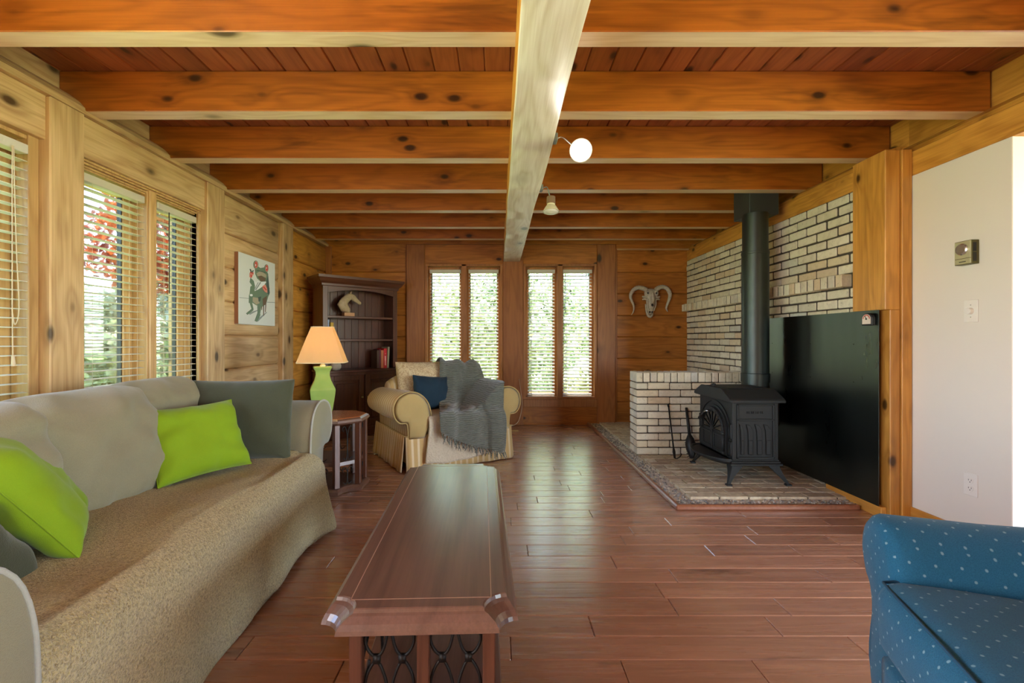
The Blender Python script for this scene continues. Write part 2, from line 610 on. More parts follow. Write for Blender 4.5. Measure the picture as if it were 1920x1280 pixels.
# ---- cross beams
nth = ['', 'cut by the top edge of the view', 'second from the camera', 'third from the camera', 'before the stovepipe box', 'behind the stovepipe box', 'sixth from the camera', 'last one before the end wall']
for k, yb in enumerate([1.205, 1.815, 2.446, 3.077, 3.72, 4.318, 4.949, 5.52]):
    if k == 0: continue
    mb = MB()
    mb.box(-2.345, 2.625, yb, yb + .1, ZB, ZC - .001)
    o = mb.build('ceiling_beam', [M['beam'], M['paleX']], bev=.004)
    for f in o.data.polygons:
        if f.normal.z < -.9: f.material_index = 1  # downward faces take the painted daylight colour
    tag(o, 'orange stained pine crossbeam with pale underside, ' + nth[k], 'ceiling beam', 'crossbeams under the plank ceiling', 'thing')
# central beam, slightly waney edges
mb = MB()
rings = []
for i in range(61):
    yy = -.6 + (5.95 + .6) * i / 60
    a = .007 * nz((0, yy, 3), 2.2); b = .007 * nz((5, yy, 1), 1.7)
    rings.append([(.066 + a, yy, ZB), (.066 + a, yy, 2.116), (.072 + a, yy, 2.110), (.270 + b, yy, 2.110), (.277 + b, yy, 2.116), (.277 + b, yy, ZB)])
mb.loft([[Vector(p) for p in r] for r in rings])
cb = mb.build('central_beam', [M['pale'], M['amberY']], smooth=True)  # underside in painted daylight, sides in plain amber wood
for f in cb.data.polygons:
    if abs(f.normal.x) > .8: f.material_index = 1
tag(cb, 'thick pale bleached pine beam running lengthwise below the crossbeams', 'ceiling beam', None, 'thing')


def planks(mb, x0, x1, y0, y1, zs, axis, bev=.008):
    for a, b in zip(zs, zs[1:]):
        mb.box(x0, x1, y0, y1, a + .0008, b - .0008, bev=bev)


# ---- left wall: upper log, header board over the windows, post bays
wl = MB()
wl.prism([(-2.7, 2.30), (-2.2, 2.30), (-2.205, 2.335), (-2.235, 2.37), (-2.29, 2.41), (-2.345, 2.442), (-2.345, ZC), (-2.7, ZC)], -3.6, YB, 'y')
wall_left = struct(wl.build('wall_left', M['pineY']))
mb = MB()
mb.box(-2.5, -2.225, .2, 3.55, 2.083, 2.2995, bev=.003)
mb.box(-2.5, -2.245, .2, 3.55, 0, .36, bev=.004)
struct(mb.build('header_board', M['pineY'], wall_left))
for y0, y1, xs, nm in ((3.69, 4.70, -2.235, 'log_courses'), (4.91, 5.97, -2.235, 'corner_log_courses')):
    mb = MB()
    zs = [0] + COURSE[1:8] + [2.2995]
    for a, b in zip(zs, zs[1:]):
        n = 10
        pr = [(-2.5, a), (xs - .03, a), (xs - .014, a + .006), (xs - .002, a + .02), (xs, a + .045), (xs, b - .045), (xs - .002, b - .02), (xs - .014, b - .006), (xs - .03, b), (-2.5, b)]
        e = .035
        rings = []
        for yy, ins in ((y0 - .03, .09), (y0, .05), (y0 + .02, .02), (y0 + .05, 0), (y1 - .05, 0), (y1 - .02, .02), (y1, .05), (y1 + .03, .09)):
            rings.append([Vector((px - (ins if px > -2.4 else 0), yy, pz)) for px, pz in pr])
        mb.loft(rings)
    struct(mb.build(nm, M['pineY'] if y0 < 4 else M['amberY'], wall_left, smooth=True))
mb = MB()
mb.box(-2.62, -2.40, -3.6, .2, 0, 2.30)
struct(mb.build('near_logs', M['pineY'], wall_left))

for k, (y0, y1, lab) in enumerate(((1.05, 1.24, None), (2.251, 2.44, 'broad pale pine post with a crack and knots, between the two left windows'),
                                   (3.47, 3.688, 'pale pine post on the left wall between the double window and the frog picture'),
                                   (4.683, 4.915, 'pale pine post on the left wall between the frog picture and the bookcase corner'))):
    if lab is None: continue
    mb = MB()
    mb.box(-2.5, -2.2, y0, y1, 0, 2.2998)
    tag(mb.build('timber_post', M['pineZ'], bev=.006), lab, 'post', 'timber posts of the left wall', 'thing')


# ---- windows
WIN_N = [0]


def window(name, along, pos, a0, a1, z0, z1, side, mats, stile=.045, sashes=1):
    """a timber window frame with one sash in the bay a0..a1. along: 'x' or 'y' (direction of the bay)"""
    fr, inner = mats
    if along == 'x': bx = lambda m, u0, u1, d0, d1, c0, c1, b=0: m.box(u0, u1, pos + side * d0 if side > 0 else pos - d1, pos + d1 if side > 0 else pos - d0, c0, c1, bev=b)
    else: bx = lambda m, u0, u1, d0, d1, c0, c1, b=0: m.box(pos - d1 if side < 0 else pos + d0, pos - d0 if side < 0 else pos + d1, u0, u1, c0, c1, bev=b)
    mb = MB()
    for (u0, u1, c0, c1) in ((a0, a0 + .02, z0, z1), (a1 - .02, a1, z0, z1), (a0 + .02, a1 - .02, z1 - .02, z1), (a0 + .02, a1 - .02, z0, z0 + .03)):
        bx(mb, u0, u1, -.02, .14, c0, c1, .003)
    o = struct(mb.build(name, fr))
    mb = MB()
    s = stile
    u0, u1, c0, c1 = a0 + .021, a1 - .021, z0 + .031, z1 - .021
    for q in ((u0, u0 + s, c0, c1), (u1 - s, u1, c0, c1), (u0 + s, u1 - s, c1 - s, c1), (u0 + s, u1 - s, c0, c0 + s)):
        bx(mb, q[0], q[1], .075, .12, q[2], q[3], .004)
    mb.build('sash_frame', inner, o)
    mb = MB()
    for q in ((u0 + s, u0 + s + .006, c0 + s, c1 - s), (u1 - s - .006, u1 - s, c0 + s, c1 - s)):
        bx(mb, q[0], q[1], .085, .11, q[2], q[3])
    mb.build('glazing_seal', M['black'], o)
    mb = MB()
    bx(mb, u0 + s - .004, u1 - s + .004, .096, .099, c0 + s - .004, c1 - s + .004)
    mb.build('pane', M['glass'], o)
    return o


def blind(label, along, pos, a0, a1, ztop, zbot, pitch, mat, wand=None, cordside=None, sw=.048, grp='venetian blinds', tilt=0.0, cord_len=.6):
    """open horizontal slats on ladder strings; pos = centre plane of the slats"""
    c = (a0 + a1) / 2
    t_ = thing('venetian_blind', label, 'blind', (c, pos, ztop) if along == 'x' else (pos, c, ztop), 0 if along == 'x' else PI / 2, grp)
    h = (a1 - a0) / 2
    mb = MB(); mb.box(-h, h, -.026, .026, -.045, 0, bev=.003); mb.build('headrail', mat, t_)
    mb = MB()
    z = -.045 - pitch * .8
    while z > -(ztop - zbot) + .03:
        R = Matrix.Translation((0, 0, z)) @ Matrix.Rotation(tilt, 4, 'X')
        q = sw / 2
        pr = [(-q, -.002), (0, .001), (q, -.002), (q, .001), (0, .004), (-q, .001)]
        mb.prism(pr, -h + .004, h - .004, 'x', R)
        z -= pitch
    mb.build('slats', mat, t_)
    mb = MB(); mb.box(-h + .002, h - .002, -.024, .024, -(ztop - zbot), -(ztop - zbot) + .018, bev=.003); mb.build('bottom_rail', mat, t_)
    mb = MB()
    for fx in (-h * .72, h * .72):
        for dy in (-sw / 2 - .001, sw / 2 + .001):
            mb.tube([(fx, dy, -.04), (fx, dy, -(ztop - zbot) + .01)], .0011, 4)
    mb.build('ladder_cords', M['cord'], t_)
    if wand is not None:
        mb = MB(); mb.tube([(wand * h, -.045, -.05), (wand * h, -.047, -.05 - cord_len)], .0035, 6); mb.build('tilt_wand', M['black'], t_)
    if cordside is not None:
        d = -.045
        x = cordside * h
        mb = MB()
        mb.tube([(x, d, -.04), (x, d, -.8)], .0022, 5)
        mb.tube(spline([(x + .006, d, -.04), (x + .018, d, -.5), (x + .03, d, -.78), (x + .012, d, -.86), (x, d, -.8)], 5), .0022, 5)
        mb.tube([(x, d, -.8), (x + .003, d, -1.0)], .002, 5)
        mb.tube([(x + .003, d, -1.0), (x + .006, d, -1.05)], [.006, .009], 6)
        mb.build('lift_cord', M['cord'], t_)
    return t_


# left wall windows (bay beside the camera, then the double window)
WX = -2.285
window('window_1', 'y', WX, 1.25, 2.24, .36, 2.083, -1, (M['trimL'], M['trimL']), .09)
window('window_2', 'y', WX, 2.45, 2.975, .36, 2.083, -1, (M['trimL'], M['trimL']), .07)
window('window_3', 'y', WX, 3.01, 3.46, .36, 2.083, -1, (M['trimL'], M['trimL']), .07)
mb = MB()
for i, (d, zz) in enumerate(((.0, .0), (.012, .012), (.022, .026), (.034, .036))):
    mb.box(WX - .03, WX + .04 - d, 2.445, 3.465, 2.083 - zz - .012, 2.083 - zz, bev=.002)
mb.box(WX - .03, WX + .035, 2.962, 3.022, .36, 2.07, bev=.006)
mb.box(WX - .03, WX + .022, 2.44, 2.462, .36, 2.05, bev=.003)
mb.box(WX - .03, WX + .035, 3.44, 3.469, .36, 2.05, bev=.003)
mb.box(WX - .03, WX + .03, 2.2, 2.25, .36, 2.09, bev=.003)
mb.box(WX - .03, WX + .05, 1.2, 3.47, .33, .37, bev=.003)
struct(mb.build('trim_1', M['trimL'], bev=0))
BX = -2.262
blind('white venetian blind hanging in the window cut off by the left edge of the view', 'y', -2.27, 1.27, 2.19, 2.03, .40, .044, M['slat'], None, .80, grp=None)
blind('cream open venetian blind in the left half of the double window behind the sofa', 'y', -2.285, 2.49, 2.93, 2.015, .40, .044, M['slatL'], None, None)
blind('cream open venetian blind in the right half of the double window, red tree behind', 'y', -2.285, 3.04, 3.43, 2.015, .40, .044, M['slatL'], -.6, None, cord_len=.55)

# ---- back wall
wb = MB()
PX = lambda px: (px - 935) / 144.5
PZ = lambda py: CAM_Z - (py - 637) / 144.5
zs = [0] + COURSE[1:8] + [2.36]
planks(wb, -2.3, PX(765), YB, YB + .12, zs, 'x')
planks(wb, PX(1154), 2.55, YB, YB + .12, zs, 'x')
wb.box(-2.35, PX(766), YB + .1, YB + .14, 0, ZC); wb.box(PX(1152), 2.6, YB + .1, YB + .14, 0, ZC)
wall_back = struct(wb.build('wall_back', M['backw']))
mb = MB()
mb.box(-2.35, 2.7, YB - .02, YB + .12, PZ(458), ZC, bev=.003)
mb.box(PX(765), PX(1154), YB - .01, YB + .12, PZ(495), PZ(458.5), bev=.003)
mb.box(PX(796), PX(944), YB, YB + .12, 0, PZ(748), bev=.003)
mb.box(PX(980), PX(1120), YB, YB + .12, 0, PZ(748), bev=.003)
struct(mb.build('header_board', M['backw'], wall_back))
mb = MB()
mb.box(PX(1156), PX(1293), YB - .012, YB + .02, PZ(469), PZ(466), bev=.001)
struct(mb.build('header_lath', M['pineX'], wall_back))
mb = MB()
mb.box(PX(612), PX(622), YB - .03, YB + .05, 0, PZ(462), bev=.003)
mb.box(PX(1153), PX(1157), YB - .012, YB + .05, 0, PZ(466), bev=.002)
mb.box(PX(761), PX(765), YB - .012, YB + .05, 0, PZ(462), bev=.002)
struct(mb.build('corner_lath', M['backz'], wall_back))
for x0, x1, lab in ((763, 797, 'reddish pine post left of the end wall windows, beside the bookcase'),
                    (943, 981, 'reddish pine post between the two pairs of end wall windows'),
                    (1119, 1153, 'reddish pine post right of the end wall windows, beside the horned skull')):
    mb = MB()
    mb.box(PX(x0), PX(x1), YB - .035, YB + .12, 0, PZ(459))
    tag(mb.build('timber_post', M['backz'], bev=.005), lab, 'post', 'timber posts of the end wall', 'thing')
n = 4
for (a, b, lab) in ((798, 871, 'open blind in the leftmost narrow window of the end wall'), (871, 942, 'open blind in the second narrow window from the left on the end wall'),
                    (982, 1048, 'open blind in the third narrow end wall window, just right of the middle post'), (1048, 1118, 'open blind in the rightmost narrow end wall window, beside the skull')):
    window('window_%d' % n, 'x', YB + .01, PX(a) + .002, PX(b) - .002, PZ(748), PZ(496), 1, (M['trim'], M['trim']), .045)
    blind('white ' + lab, 'x', YB + .035, PX(a) + .05, PX(b) - .05, PZ(505), PZ(745), .0440, M['slat'], -.86, None, sw=.046, grp='venetian blinds of the end wall', cord_len=.52, tilt=.36)
    n += 1
mb = MB()
for a, b in ((797, 943), (981, 1119)):
    mb.box(PX(a), PX(b), YB - .03, YB + .03, PZ(762 if a > 900 else 756), PZ(748), bev=.004)
    mb.box(PX((a + b) / 2) - .035, PX((a + b) / 2) + .035, YB - .012, YB + .03, PZ(748), PZ(495), bev=.006)
    mb.box(PX(a), PX(b), YB - .012, YB + .02, PZ(499), PZ(495), bev=.003)
    for e in (a, b):
        d = 1 if e == a else -1
        mb.box(min(PX(e), PX(e + 5 * d)), max(PX(e), PX(e + 5 * d)), YB - .012, YB + .02, PZ(748), PZ(498), bev=.003)
struct(mb.build('trim_2', M['trim']))
mb = MB()
mb.box(PX(984), PX(1118), YB - .012, YB + .01, 0, .028, bev=.003)
struct(mb.build('baseboard_back', M['backw']))

# ---- right wall: brick with a projecting soldier course, timber over it
def brick(mb, x0, x1, y0, y1, z0, z1, j=.0025, b=.005):
    r = lambda: random.uniform(-j, j)
    mb.box(x0 + r(), x1 + r(), y0 + r(), y1 + r(), z0 + r(), z1 + r(), bev=b)


XR = 2.435
CH, BLN = .0705, .2205
mb = MB()
z = .03
k = 0
rows = [(1.463 - (21 - i) * CH, 1.463 - (20 - i) * CH) for i in range(1, 21)]
up = 1.562
rows2 = []
while up + CH * .6 < 2.12:
    rows2.append((up, min(up + CH, 2.125))); up += CH
for k, (a, b) in enumerate(rows + rows2):
    y = 2.86 - (BLN / 2 if k % 2 else 0)
    while y < YB:
        y1 = min(y + BLN, YB)
        if y1 - max(y, 2.95) > .03:
            brick(mb, XR + random.uniform(-.003, .003), XR + .08, max(y, 2.95) + .0095, y1 - .0095, a + .006, b - .006)
        y += BLN
y = 3.17
while y < YB:
    y1 = min(y + .0735, YB + .02)
    brick(mb, XR - .062 + random.uniform(-.004, .004), XR + .05, y + .008, y1 - .008, 1.468, 1.557)
    y = y1
wall_right = struct(mb.build('wall_right', M['brick']))
mb = MB()
mb.box(XR + .010, XR + .3, 2.9, YB + .1, 0, 2.13)
mb.box(XR - .052, XR + .3, 3.19, YB, 1.475, 1.55)
struct(mb.build('mortar_bed', M['mortar'], wall_right))
mb = MB()
mb.box(XR + .005, 2.75, 2.95, YB + .1, 2.122, 2.256, bev=.004)
mb.box(2.52, 2.75, -3.6, 2.95, 2.10, 2.249, bev=.004)
struct(mb.build('over_brick_board', M['amberY'], wall_right))
mb = MB()
mb.prism([(2.55, 2.25), (2.56, 2.29), (2.60, 2.325), (2.64, 2.345), (2.64, ZC), (2.85, ZC), (2.85, 2.25)], -3.6, 2.95, 'y')
mb.prism([(2.46, 2.258), (2.465, 2.29), (2.50, 2.32), (2.56, 2.338), (2.64, 2.345), (2.64, ZC), (2.85, ZC), (2.85, 2.258)], 2.95, YB, 'y')
struct(mb.build('upper_log', M['amberY'], wall_right))
# post at the near end of the brick, trim strip, white partition
mb = MB()
mb.box(2.36, 2.452, 2.80, 3.06, 1.285, 2.262)
mb.box(2.36 + .03, 2.452, 2.80, 3.06, 0, 1.286)
tag(mb.build('timber_post', M['amberZ'], bev=.004), 'yellow pine post at the near end of the brick wall, behind the black sheet', 'post', None, 'thing')
mb = MB()
mb.box(2.455, 2.516, 2.79, 2.95, 0, 2.26, bev=.003)
struct(mb.build('trim_3', M['amberZ']))
mb = MB()
mb.box(2.52, 2.66, 2.25, 2.86, 0, 2.10, bev=.003)
wp = struct(mb.build('wall_partition', M['white']))
mb = MB()
mb.box(2.506, 2.5195, 2.25, 2.80, 0, .085, bev=.003)
struct(mb.build('baseboard_right', M['amberY']))
# unseen rest of the room
mb = MB()
mb.box(2.66, 5.5, 2.5, 2.6, 0, ZC)
mb.box(5.5, 5.6, -3.6, 2.6, 0, .25); mb.box(5.5, 5.6, -3.6, 2.6, 2.25, ZC)
mb.box(5.5, 5.6, -3.6, -2.1, .25, 2.25); mb.box(5.5, 5.6, 1.7, 2.6, .25, 2.25)
struct(mb.build('wall_far_right', M['white']))
mb = MB()
mb.box(-2.6, 5.6, -3.7, -3.6, 0, .2); mb.box(-2.6, 5.6, -3.7, -3.6, 2.2, ZC)
mb.box(-2.6, 3.3, -3.7, -3.6, .2, 2.2); mb.box(5.3, 5.6, -3.7, -3.6, .2, 2.2)
struct(mb.build('wall_rear', M['amberX']))

# ---- hearth
hz = thing('hearth', 'raised brick hearth floor with a pebble border and wooden edging under the stove', 'hearth', (1.15, 2.95, 0))
HX, HY = -1.15, -2.95


def hb(m, x0, x1, y0, y1, z0, z1, **k): m.box(x0 + HX, x1 + HX, y0 + HY, y1 + HY, z0, z1, **k)


mb = MB()
hb(mb, 1.17, 2.44, 2.985, YB, -.01, .020)
mb.build('pebble_bed', M['cement'], hz)
mb = MB(); hb(mb, 1.30, 2.43, 3.108, YB, .0, .0295); mb.build('joint_mortar', M['mortar'], hz)
mb = MB()
y = 3.10
k = 0
while y < YB:
    x = 1.295 - (.1 if k % 2 else 0)
    while x < 2.42:
        x0, x1 = max(x, 1.295), min(x + .2, 2.43)
        if x1 - x0 > .03:
            hb(mb, x0 + .004, x1 - .004, y + .004, min(y + .096, YB), .0, .038 + random.uniform(-.0015, .0015), bev=.004)
        x += .2
    y += .1; k += 1
mb.build('paving_bricks', M['hbrick'], hz)
mb = MB()
random.seed(3)
def pebble(cx, cy):
    rx, ry = random.uniform(.007, .015), random.uniform(.006, .011)
    R = Matrix.Translation((cx + HX, cy + HY, .021)) @ Matrix.Rotation(random.uniform(0, PI), 4, 'Z')
    mb.ball((0, 0, 0), rx, ry, .007, 6, R)
yy = 3.0
while yy < YB - .05:
    for _ in range(5): pebble(random.uniform(1.19, 1.285), yy + random.uniform(-.012, .012))
    yy += .024
xx = 1.2
while xx < 2.4:
    for _ in range(5): pebble(xx + random.uniform(-.012, .012), random.uniform(3.0, 3.09))
    xx += .024
mb.build('pebbles', M['pebble'], hz, smooth='all')
mb = MB()
hb(mb, 1.145, 1.178, 2.965, YB, 0, .034, bev=.008)
hb(mb, 1.145, 2.335, 2.955, 2.988, 0, .034, bev=.008)
mb.build('edging', wood('edging_wood', srgb(150, 96, 66), srgb(112, 64, 42), 'Y', .3, knots=False), hz)
mb = MB()
hb(mb, 2.352, 2.388, 2.82, 3.3, 0, .07, bev=.004)
mb.build('base_strip', M['amberY'], hz)

# ---- half-height brick wall
hw = thing('brick_half_wall', 'waist-high cream brick wall stub behind the wood stove', 'brick wall', (1.275, 4.24, .038))
mb = MB()
CX, CYY, CZ = 1.275, 4.24, .038
KC, KL = .0668, .2055
L_end = 2.425 - CX
k = 0
for r_ in range(10):
    z0 = r_ * KC
    x = -(KL / 2 if r_ % 2 else 0)
    while x < L_end:
        x0, x1 = max(x, 0), min(x + KL, L_end)
        if x1 - x0 > .02:
            brick(mb, x0 + (.004 if x0 > 0 else 0), x1 - .004, 0, .1, z0 + .005, z0 + KC - .005, .002)
        x += KL
    # end face headers behind the front leaf
    brick(mb, 0, .09, .108, .218, z0 + .005, z0 + KC - .005, .002)
    brick(mb, .1, L_end, .108, .218, z0 + .005, z0 + KC - .005, .002)
x = 0
while x < L_end:
    x1 = min(x + .0635, L_end)
    brick(mb, x + .003, x1 - .003, 0, .218, 10 * KC + .005, 10 * KC + .093, .003)
    x = x1
mb.build('bricks', M['brick'], hw)
mb = MB()
mb.box(.01, L_end - .002, .012, .208, 0, 10 * KC + .085)
mb.build('mortar', M['mortar'], hw)
# ------------------------------------------------------------------ soft furniture
def basis(right, up, loc):
    r = Vector(right).normalized()
    u = Vector(up); u = (u - r * u.dot(r)).normalized()
    n = r.cross(u)
    m = Matrix((r, u, n)).transposed().to_4x4()
    m.translation = Vector(loc)
    return m


def pillow_mb(w, h, t, pin=.06, pw=4, ex=.5, wr=.012, seed=0, n=30, sag=0, piping=0, rnd_=0):
    mb = MB()
    def P(a, b, sgn):
        x = w / 2 * a * (1 - pin * (1 - b * b))
        y = h / 2 * b * (1 - pin * (1 - a * a))
        cr = 1 - rnd_ * (abs(a) * abs(b)) ** 5
        x *= cr; y *= cr
        q = max(1 - abs(a) ** pw, 0) * max(1 - abs(b) ** pw, 0)
        k = q ** ex
        z = sgn * t / 2 * k
        q2 = min(k * 2, 1)
        edge = (1 - k) * k * 4
        z += sgn * wr * (nz((a * 1.6 + seed, b * 1.6, sgn), 1.3) * q2 + .5 * nz((a * 4 + seed, b * 4, 7), 1) * q2
                         + .55 * edge * math.sin(9 * (a if abs(b) > abs(a) else b) + seed + 2 * nz((a * 2, b * 2, seed))))
        y -= sag * q2 * (1 - b) * .5
        return Vector((x, y, z))
    import itertools
    f = lambda i: math.sin((i / n - .5) * PI)
    front = {}
    back = {}
    for i in range(n + 1):
        for j in range(n + 1):
            a, b = f(i), f(j)
            front[i, j] = mb.bm.verts.new(P(a, b, 1))
            back[i, j] = front[i, j] if i in (0, n) or j in (0, n) else mb.bm.verts.new(P(a, b, -1))
    for i in range(n):
        for j in range(n):
            mb._f([front[i, j], front[i + 1, j], front[i + 1, j + 1], front[i, j + 1]])
            mb._f([back[i, j], back[i, j + 1], back[i + 1, j + 1], back[i + 1, j]])
    if piping:
        pts = [P(f(i), -1, 1) for i in range(n)] + [P(1, f(j), 1) for j in range(n)] + [P(f(n - i), 1, 1) for i in range(n)] + [P(-1, f(n - j), 1) for j in range(n + 1)]
        mb.tube(pts, piping, 6)
    return mb


def pillow(name, label, cat, mat, right, up, loc, w, h, t, group=None, parent=None, **k):
    o = pillow_mb(w, h, t, **k).build(name, mat, parent, smooth='all')
    o.matrix_world = basis(right, up, loc)
    if parent:
        o.matrix_local = basis(right, up, loc)
    if label: tag(o, label, cat, group)
    return o


def rounded_box(x0, x1, y0, y1, z0, z1, r, puff=0, seed=0, n=14):
    """box with soft edges and a slightly swollen surface"""
    mb = MB()
    c = Vector(((x0 + x1) / 2, (y0 + y1) / 2, (z0 + z1) / 2))
    h = Vector(((x1 - x0) / 2, (y1 - y0) / 2, (z1 - z0) / 2))
    r = min(r, *h)
    bmesh.ops.create_cube(mb.bm, size=2)
    bmesh.ops.subdivide_edges(mb.bm, edges=mb.bm.edges[:], cuts=n, use_grid_fill=True)
    for v in mb.bm.verts:
        p = Vector((math.copysign(abs(v.co[i]) ** .75, v.co[i]) * h[i] for i in range(3)))
        q = Vector((max(-h[i] + r, min(h[i] - r, p[i])) for i in range(3)))
        d = p - q
        if d.length > 1e-6: p = q + d.normalized() * r
        bulge = 1
        for i in range(3): bulge *= 1 - .5 * (p[i] / h[i]) ** 2 if abs(p[i]) < h[i] * .98 else 1
        dirn = p.normalized()
        m = max(range(3), key=lambda i: abs(p[i] / h[i]))
        e = Vector((0, 0, 0)); e[m] = math.copysign(1, p[m])
        o = [i for i in range(3) if i != m]
        k = (1 - (p[o[0]] / h[o[0]]) ** 2) * (1 - (p[o[1]] / h[o[1]]) ** 2)
        p += e * puff * k + dirn * .006 * nz((p.x * 3 + seed, p.y * 3, p.z * 3), 1.5)
        v.co = c + p
    return mb


# ---- sofa
sofa = thing('sofa', 'long taupe rolled-arm sofa along the left wall under the windows', 'sofa', (-1.0, 2.84, 0), math.radians(1.9))
ARM = [(-.34, .05), (-.34, .30), (-.345, .45), (-.335, .58), (-.30, .68), (-.23, .735), (-.14, .745), (-.06, .72), (-.01, .66), (0, .59), (-.02, .53), (-.07, .49), (-.12, .49), (-.16, .46), (-.17, .30), (-.17, .05)]


def roll_arm(mb, pts, x0, x1, fr=.02, dip=0):
    P = [Vector((0, a, b)) for a, b in pts]
    cy = sum(p.y for p in P) / len(P); cz = sum(p.z for p in P) / len(P)
    n = len(P)
    sm = []
    for i in range(n):
        if i < n - 1: sm += spline([P[max(i - 1, 0)], P[i], P[i + 1], P[min(i + 2, n - 1)]], 3)[3:6]
    sm.append(P[-1])
    rings = []
    L = [(0, .035), (fr * .25, .012), (fr, 0)] + [(fr + (1 - fr * 2) * k / 12, 0) for k in range(1, 12)] + [(1 - fr, 0), (1 - fr * .3, .012), (1, .04)]
    for t_, ins in L:
        x = x0 + (x1 - x0) * t_
        rings.append([Vector((x, p.y + (cy - p.y) * ins * 2.2 + .004 * nz((x * 3, p.y * 5, p.z * 5)), p.z + (.45 - p.z) * ins - dip * t_ * max(p.z - .3, 0))) for p in sm])
    mb.loft(rings)
    return sm


mb = MB(); sm = roll_arm(mb, ARM, -.03, -.98); mb.build('arm', M['sofa'], sofa, smooth='all')
mb = MB(); mb.tube([Vector((-.036, p.y, p.z)) for p in sm], .006, 6); mb.build('arm_piping', M['sofap'], sofa, smooth='all')
ARMN = [(-2.28 - a, b * .96) for a, b in ARM]
mb = MB(); sm = roll_arm(mb, ARMN, .03, -.98); mb.build('arm', M['sofa'], sofa, smooth='all')
mb = MB(); mb.tube([Vector((.024, p.y, p.z)) for p in sm], .006, 6); mb.build('arm_piping', M['sofap'], sofa, smooth='all')
rounded_box(-.98, -.01, -1.96, -.33, .05, .30, .02).build('base', M['sofa'], sofa, smooth='all')
rounded_box(-.80, -.005, -1.955, -.335, .30, .462, .05).build('seat_cushion', M['sofa'], sofa, smooth='all')
rounded_box(-1.03, -.80, -2.21, -.06, .05, .80, .09, seed=3).build('back', M['sofa'], sofa, smooth='all')
for (yc, w_, sd, up, x_) in ((-1.60, .60, 1, (-.30, 0, 1), -.58), (-1.05, .60, 5, (-.30, .0, 1), -.63), (-.57, .48, 9, (-.18, .05, 1), -.70)):
    pillow('back_cushion', None, None, M['sofa'], (.16, 1, .02), up, (x_, yc, .668), w_, .49, .33, parent=sofa, pw=2.8, ex=.55, pin=.0, rnd_=.12, wr=.03, seed=sd, sag=.02, n=36)

# fleece throw over the seat
def fleece(u, v):
    # v: 0 at the back of the seat .. 1 hem near the floor
    L = 1.30
    s = v * L
    if s < .74: x, z = -.80 + s, .482 - .012 * math.sin(u * 9)
    elif s < .90:
        a = (s - .74) / .16 * PI / 2
        x, z = -.06 + .08 * math.sin(a), .382 + .10 * math.cos(a)
    else:
        d = s - .90
        x, z = .02 - .03 * d, .382 - d
    fr = sstep(.72, .95, s)
    lo = sstep(.9, 1.3, s)
    y_far = -.35 + .07 * fr + .10 * lo
    y_near = -1.955
    y = y_far + (y_near - y_far) * u
    rip = lo * (.012 * math.sin(u * 17 + 1.5) + .018 * nz((u * 7, s * 2, 1)) + .05 * math.exp(-((u - .97) / .05) ** 2) + .018 * math.exp(-(u / .03) ** 2))
    x += rip + .012 * nz((u * 6, s * 5, 3)) * fr
    if x < -.1 and s < .74: z += .010 * nz((x * 5, y * 4, 2)) + .03 * math.exp(-((u - .99) / .03) ** 2) + .012 * math.exp(-(u / .03) ** 2)
    zmin = .012 + .03 * abs(nz((u * 5, 2, 2))) + .02 * math.sin(u * 6)
    return Vector((x, y, max(z, zmin)))


mb = MB(); mb.grid(fleece, 130, 90)
blk = mb.build('fleece_throw', M['fleece'], None, smooth='all', solid=.012)
blk.location = sofa.location; blk.rotation_euler = sofa.rotation_euler
tag(blk, 'tan curly fleece throw covering the sofa seat down to the floor', 'throw blanket')

# loose pillows
pillow('throw_pillow', 'lime green pillow in the middle of the sofa, leaning at the far end', 'pillow', M['lime'], (.17, .365, 0), (-.17, .02, .33), (-1.375, 2.10, .645), .42, .34, .14, 'lime green pillows on the sofa', seed=2, pin=.07, pw=3.2, wr=.012, piping=.0025)
pillow('throw_pillow', 'lime green pillow at the left edge of the view, nearest the camera', 'pillow', M['lime'], (-.7, .71, 0), (-.4, -.4, .82), (-1.42, 1.365, .655), .42, .42, .17, 'lime green pillows on the sofa', seed=4, pin=.05, pw=3.2, wr=.014, piping=.0028)
pillow('throw_pillow', 'dark sage green pillow against the far arm of the sofa', 'pillow', M['sage'], (.95, .12, 0), (-.06, .16, 1), (-1.36, 2.42, .68), .52, .42, .17, 'dark sage pillows on the sofa', seed=6, pin=.04, pw=4.5, ex=.45, wr=.012)
pillow('throw_pillow', 'sage green ribbed pillow in the lower left corner, behind the near arm', 'pillow', M['sage'], (.97, .10, -.08), (-.15, -.75, .75), (-1.45, 1.09, .605), .46, .38, .17, 'dark sage pillows on the sofa', seed=8, pin=.04, pw=4.5, ex=.45, wr=.012)

# ---- striped loveseat
FL = Vector((-.78, 3.77, 0))
ch = thing('armchair', 'wide beige striped rolled-arm armchair with a skirt, in front of the windows', 'armchair', FL, math.atan2(.505, .863))
CW, CD = 1.05, .86
def ARMC(s):
    """arm outline; s=+1 at the left arm (x=0), mirrored at the right arm"""
    a = [(.19, .26), (.235, .34), (.24, .46), (.215, .56), (.16, .63), (.09, .665), (.01, .66), (-.06, .615), (-.09, .54), (-.075, .46), (-.03, .415), (.02, .41), (.035, .36), (.04, .26)]
    return [(x if s > 0 else CW - x, z) for x, z in a]


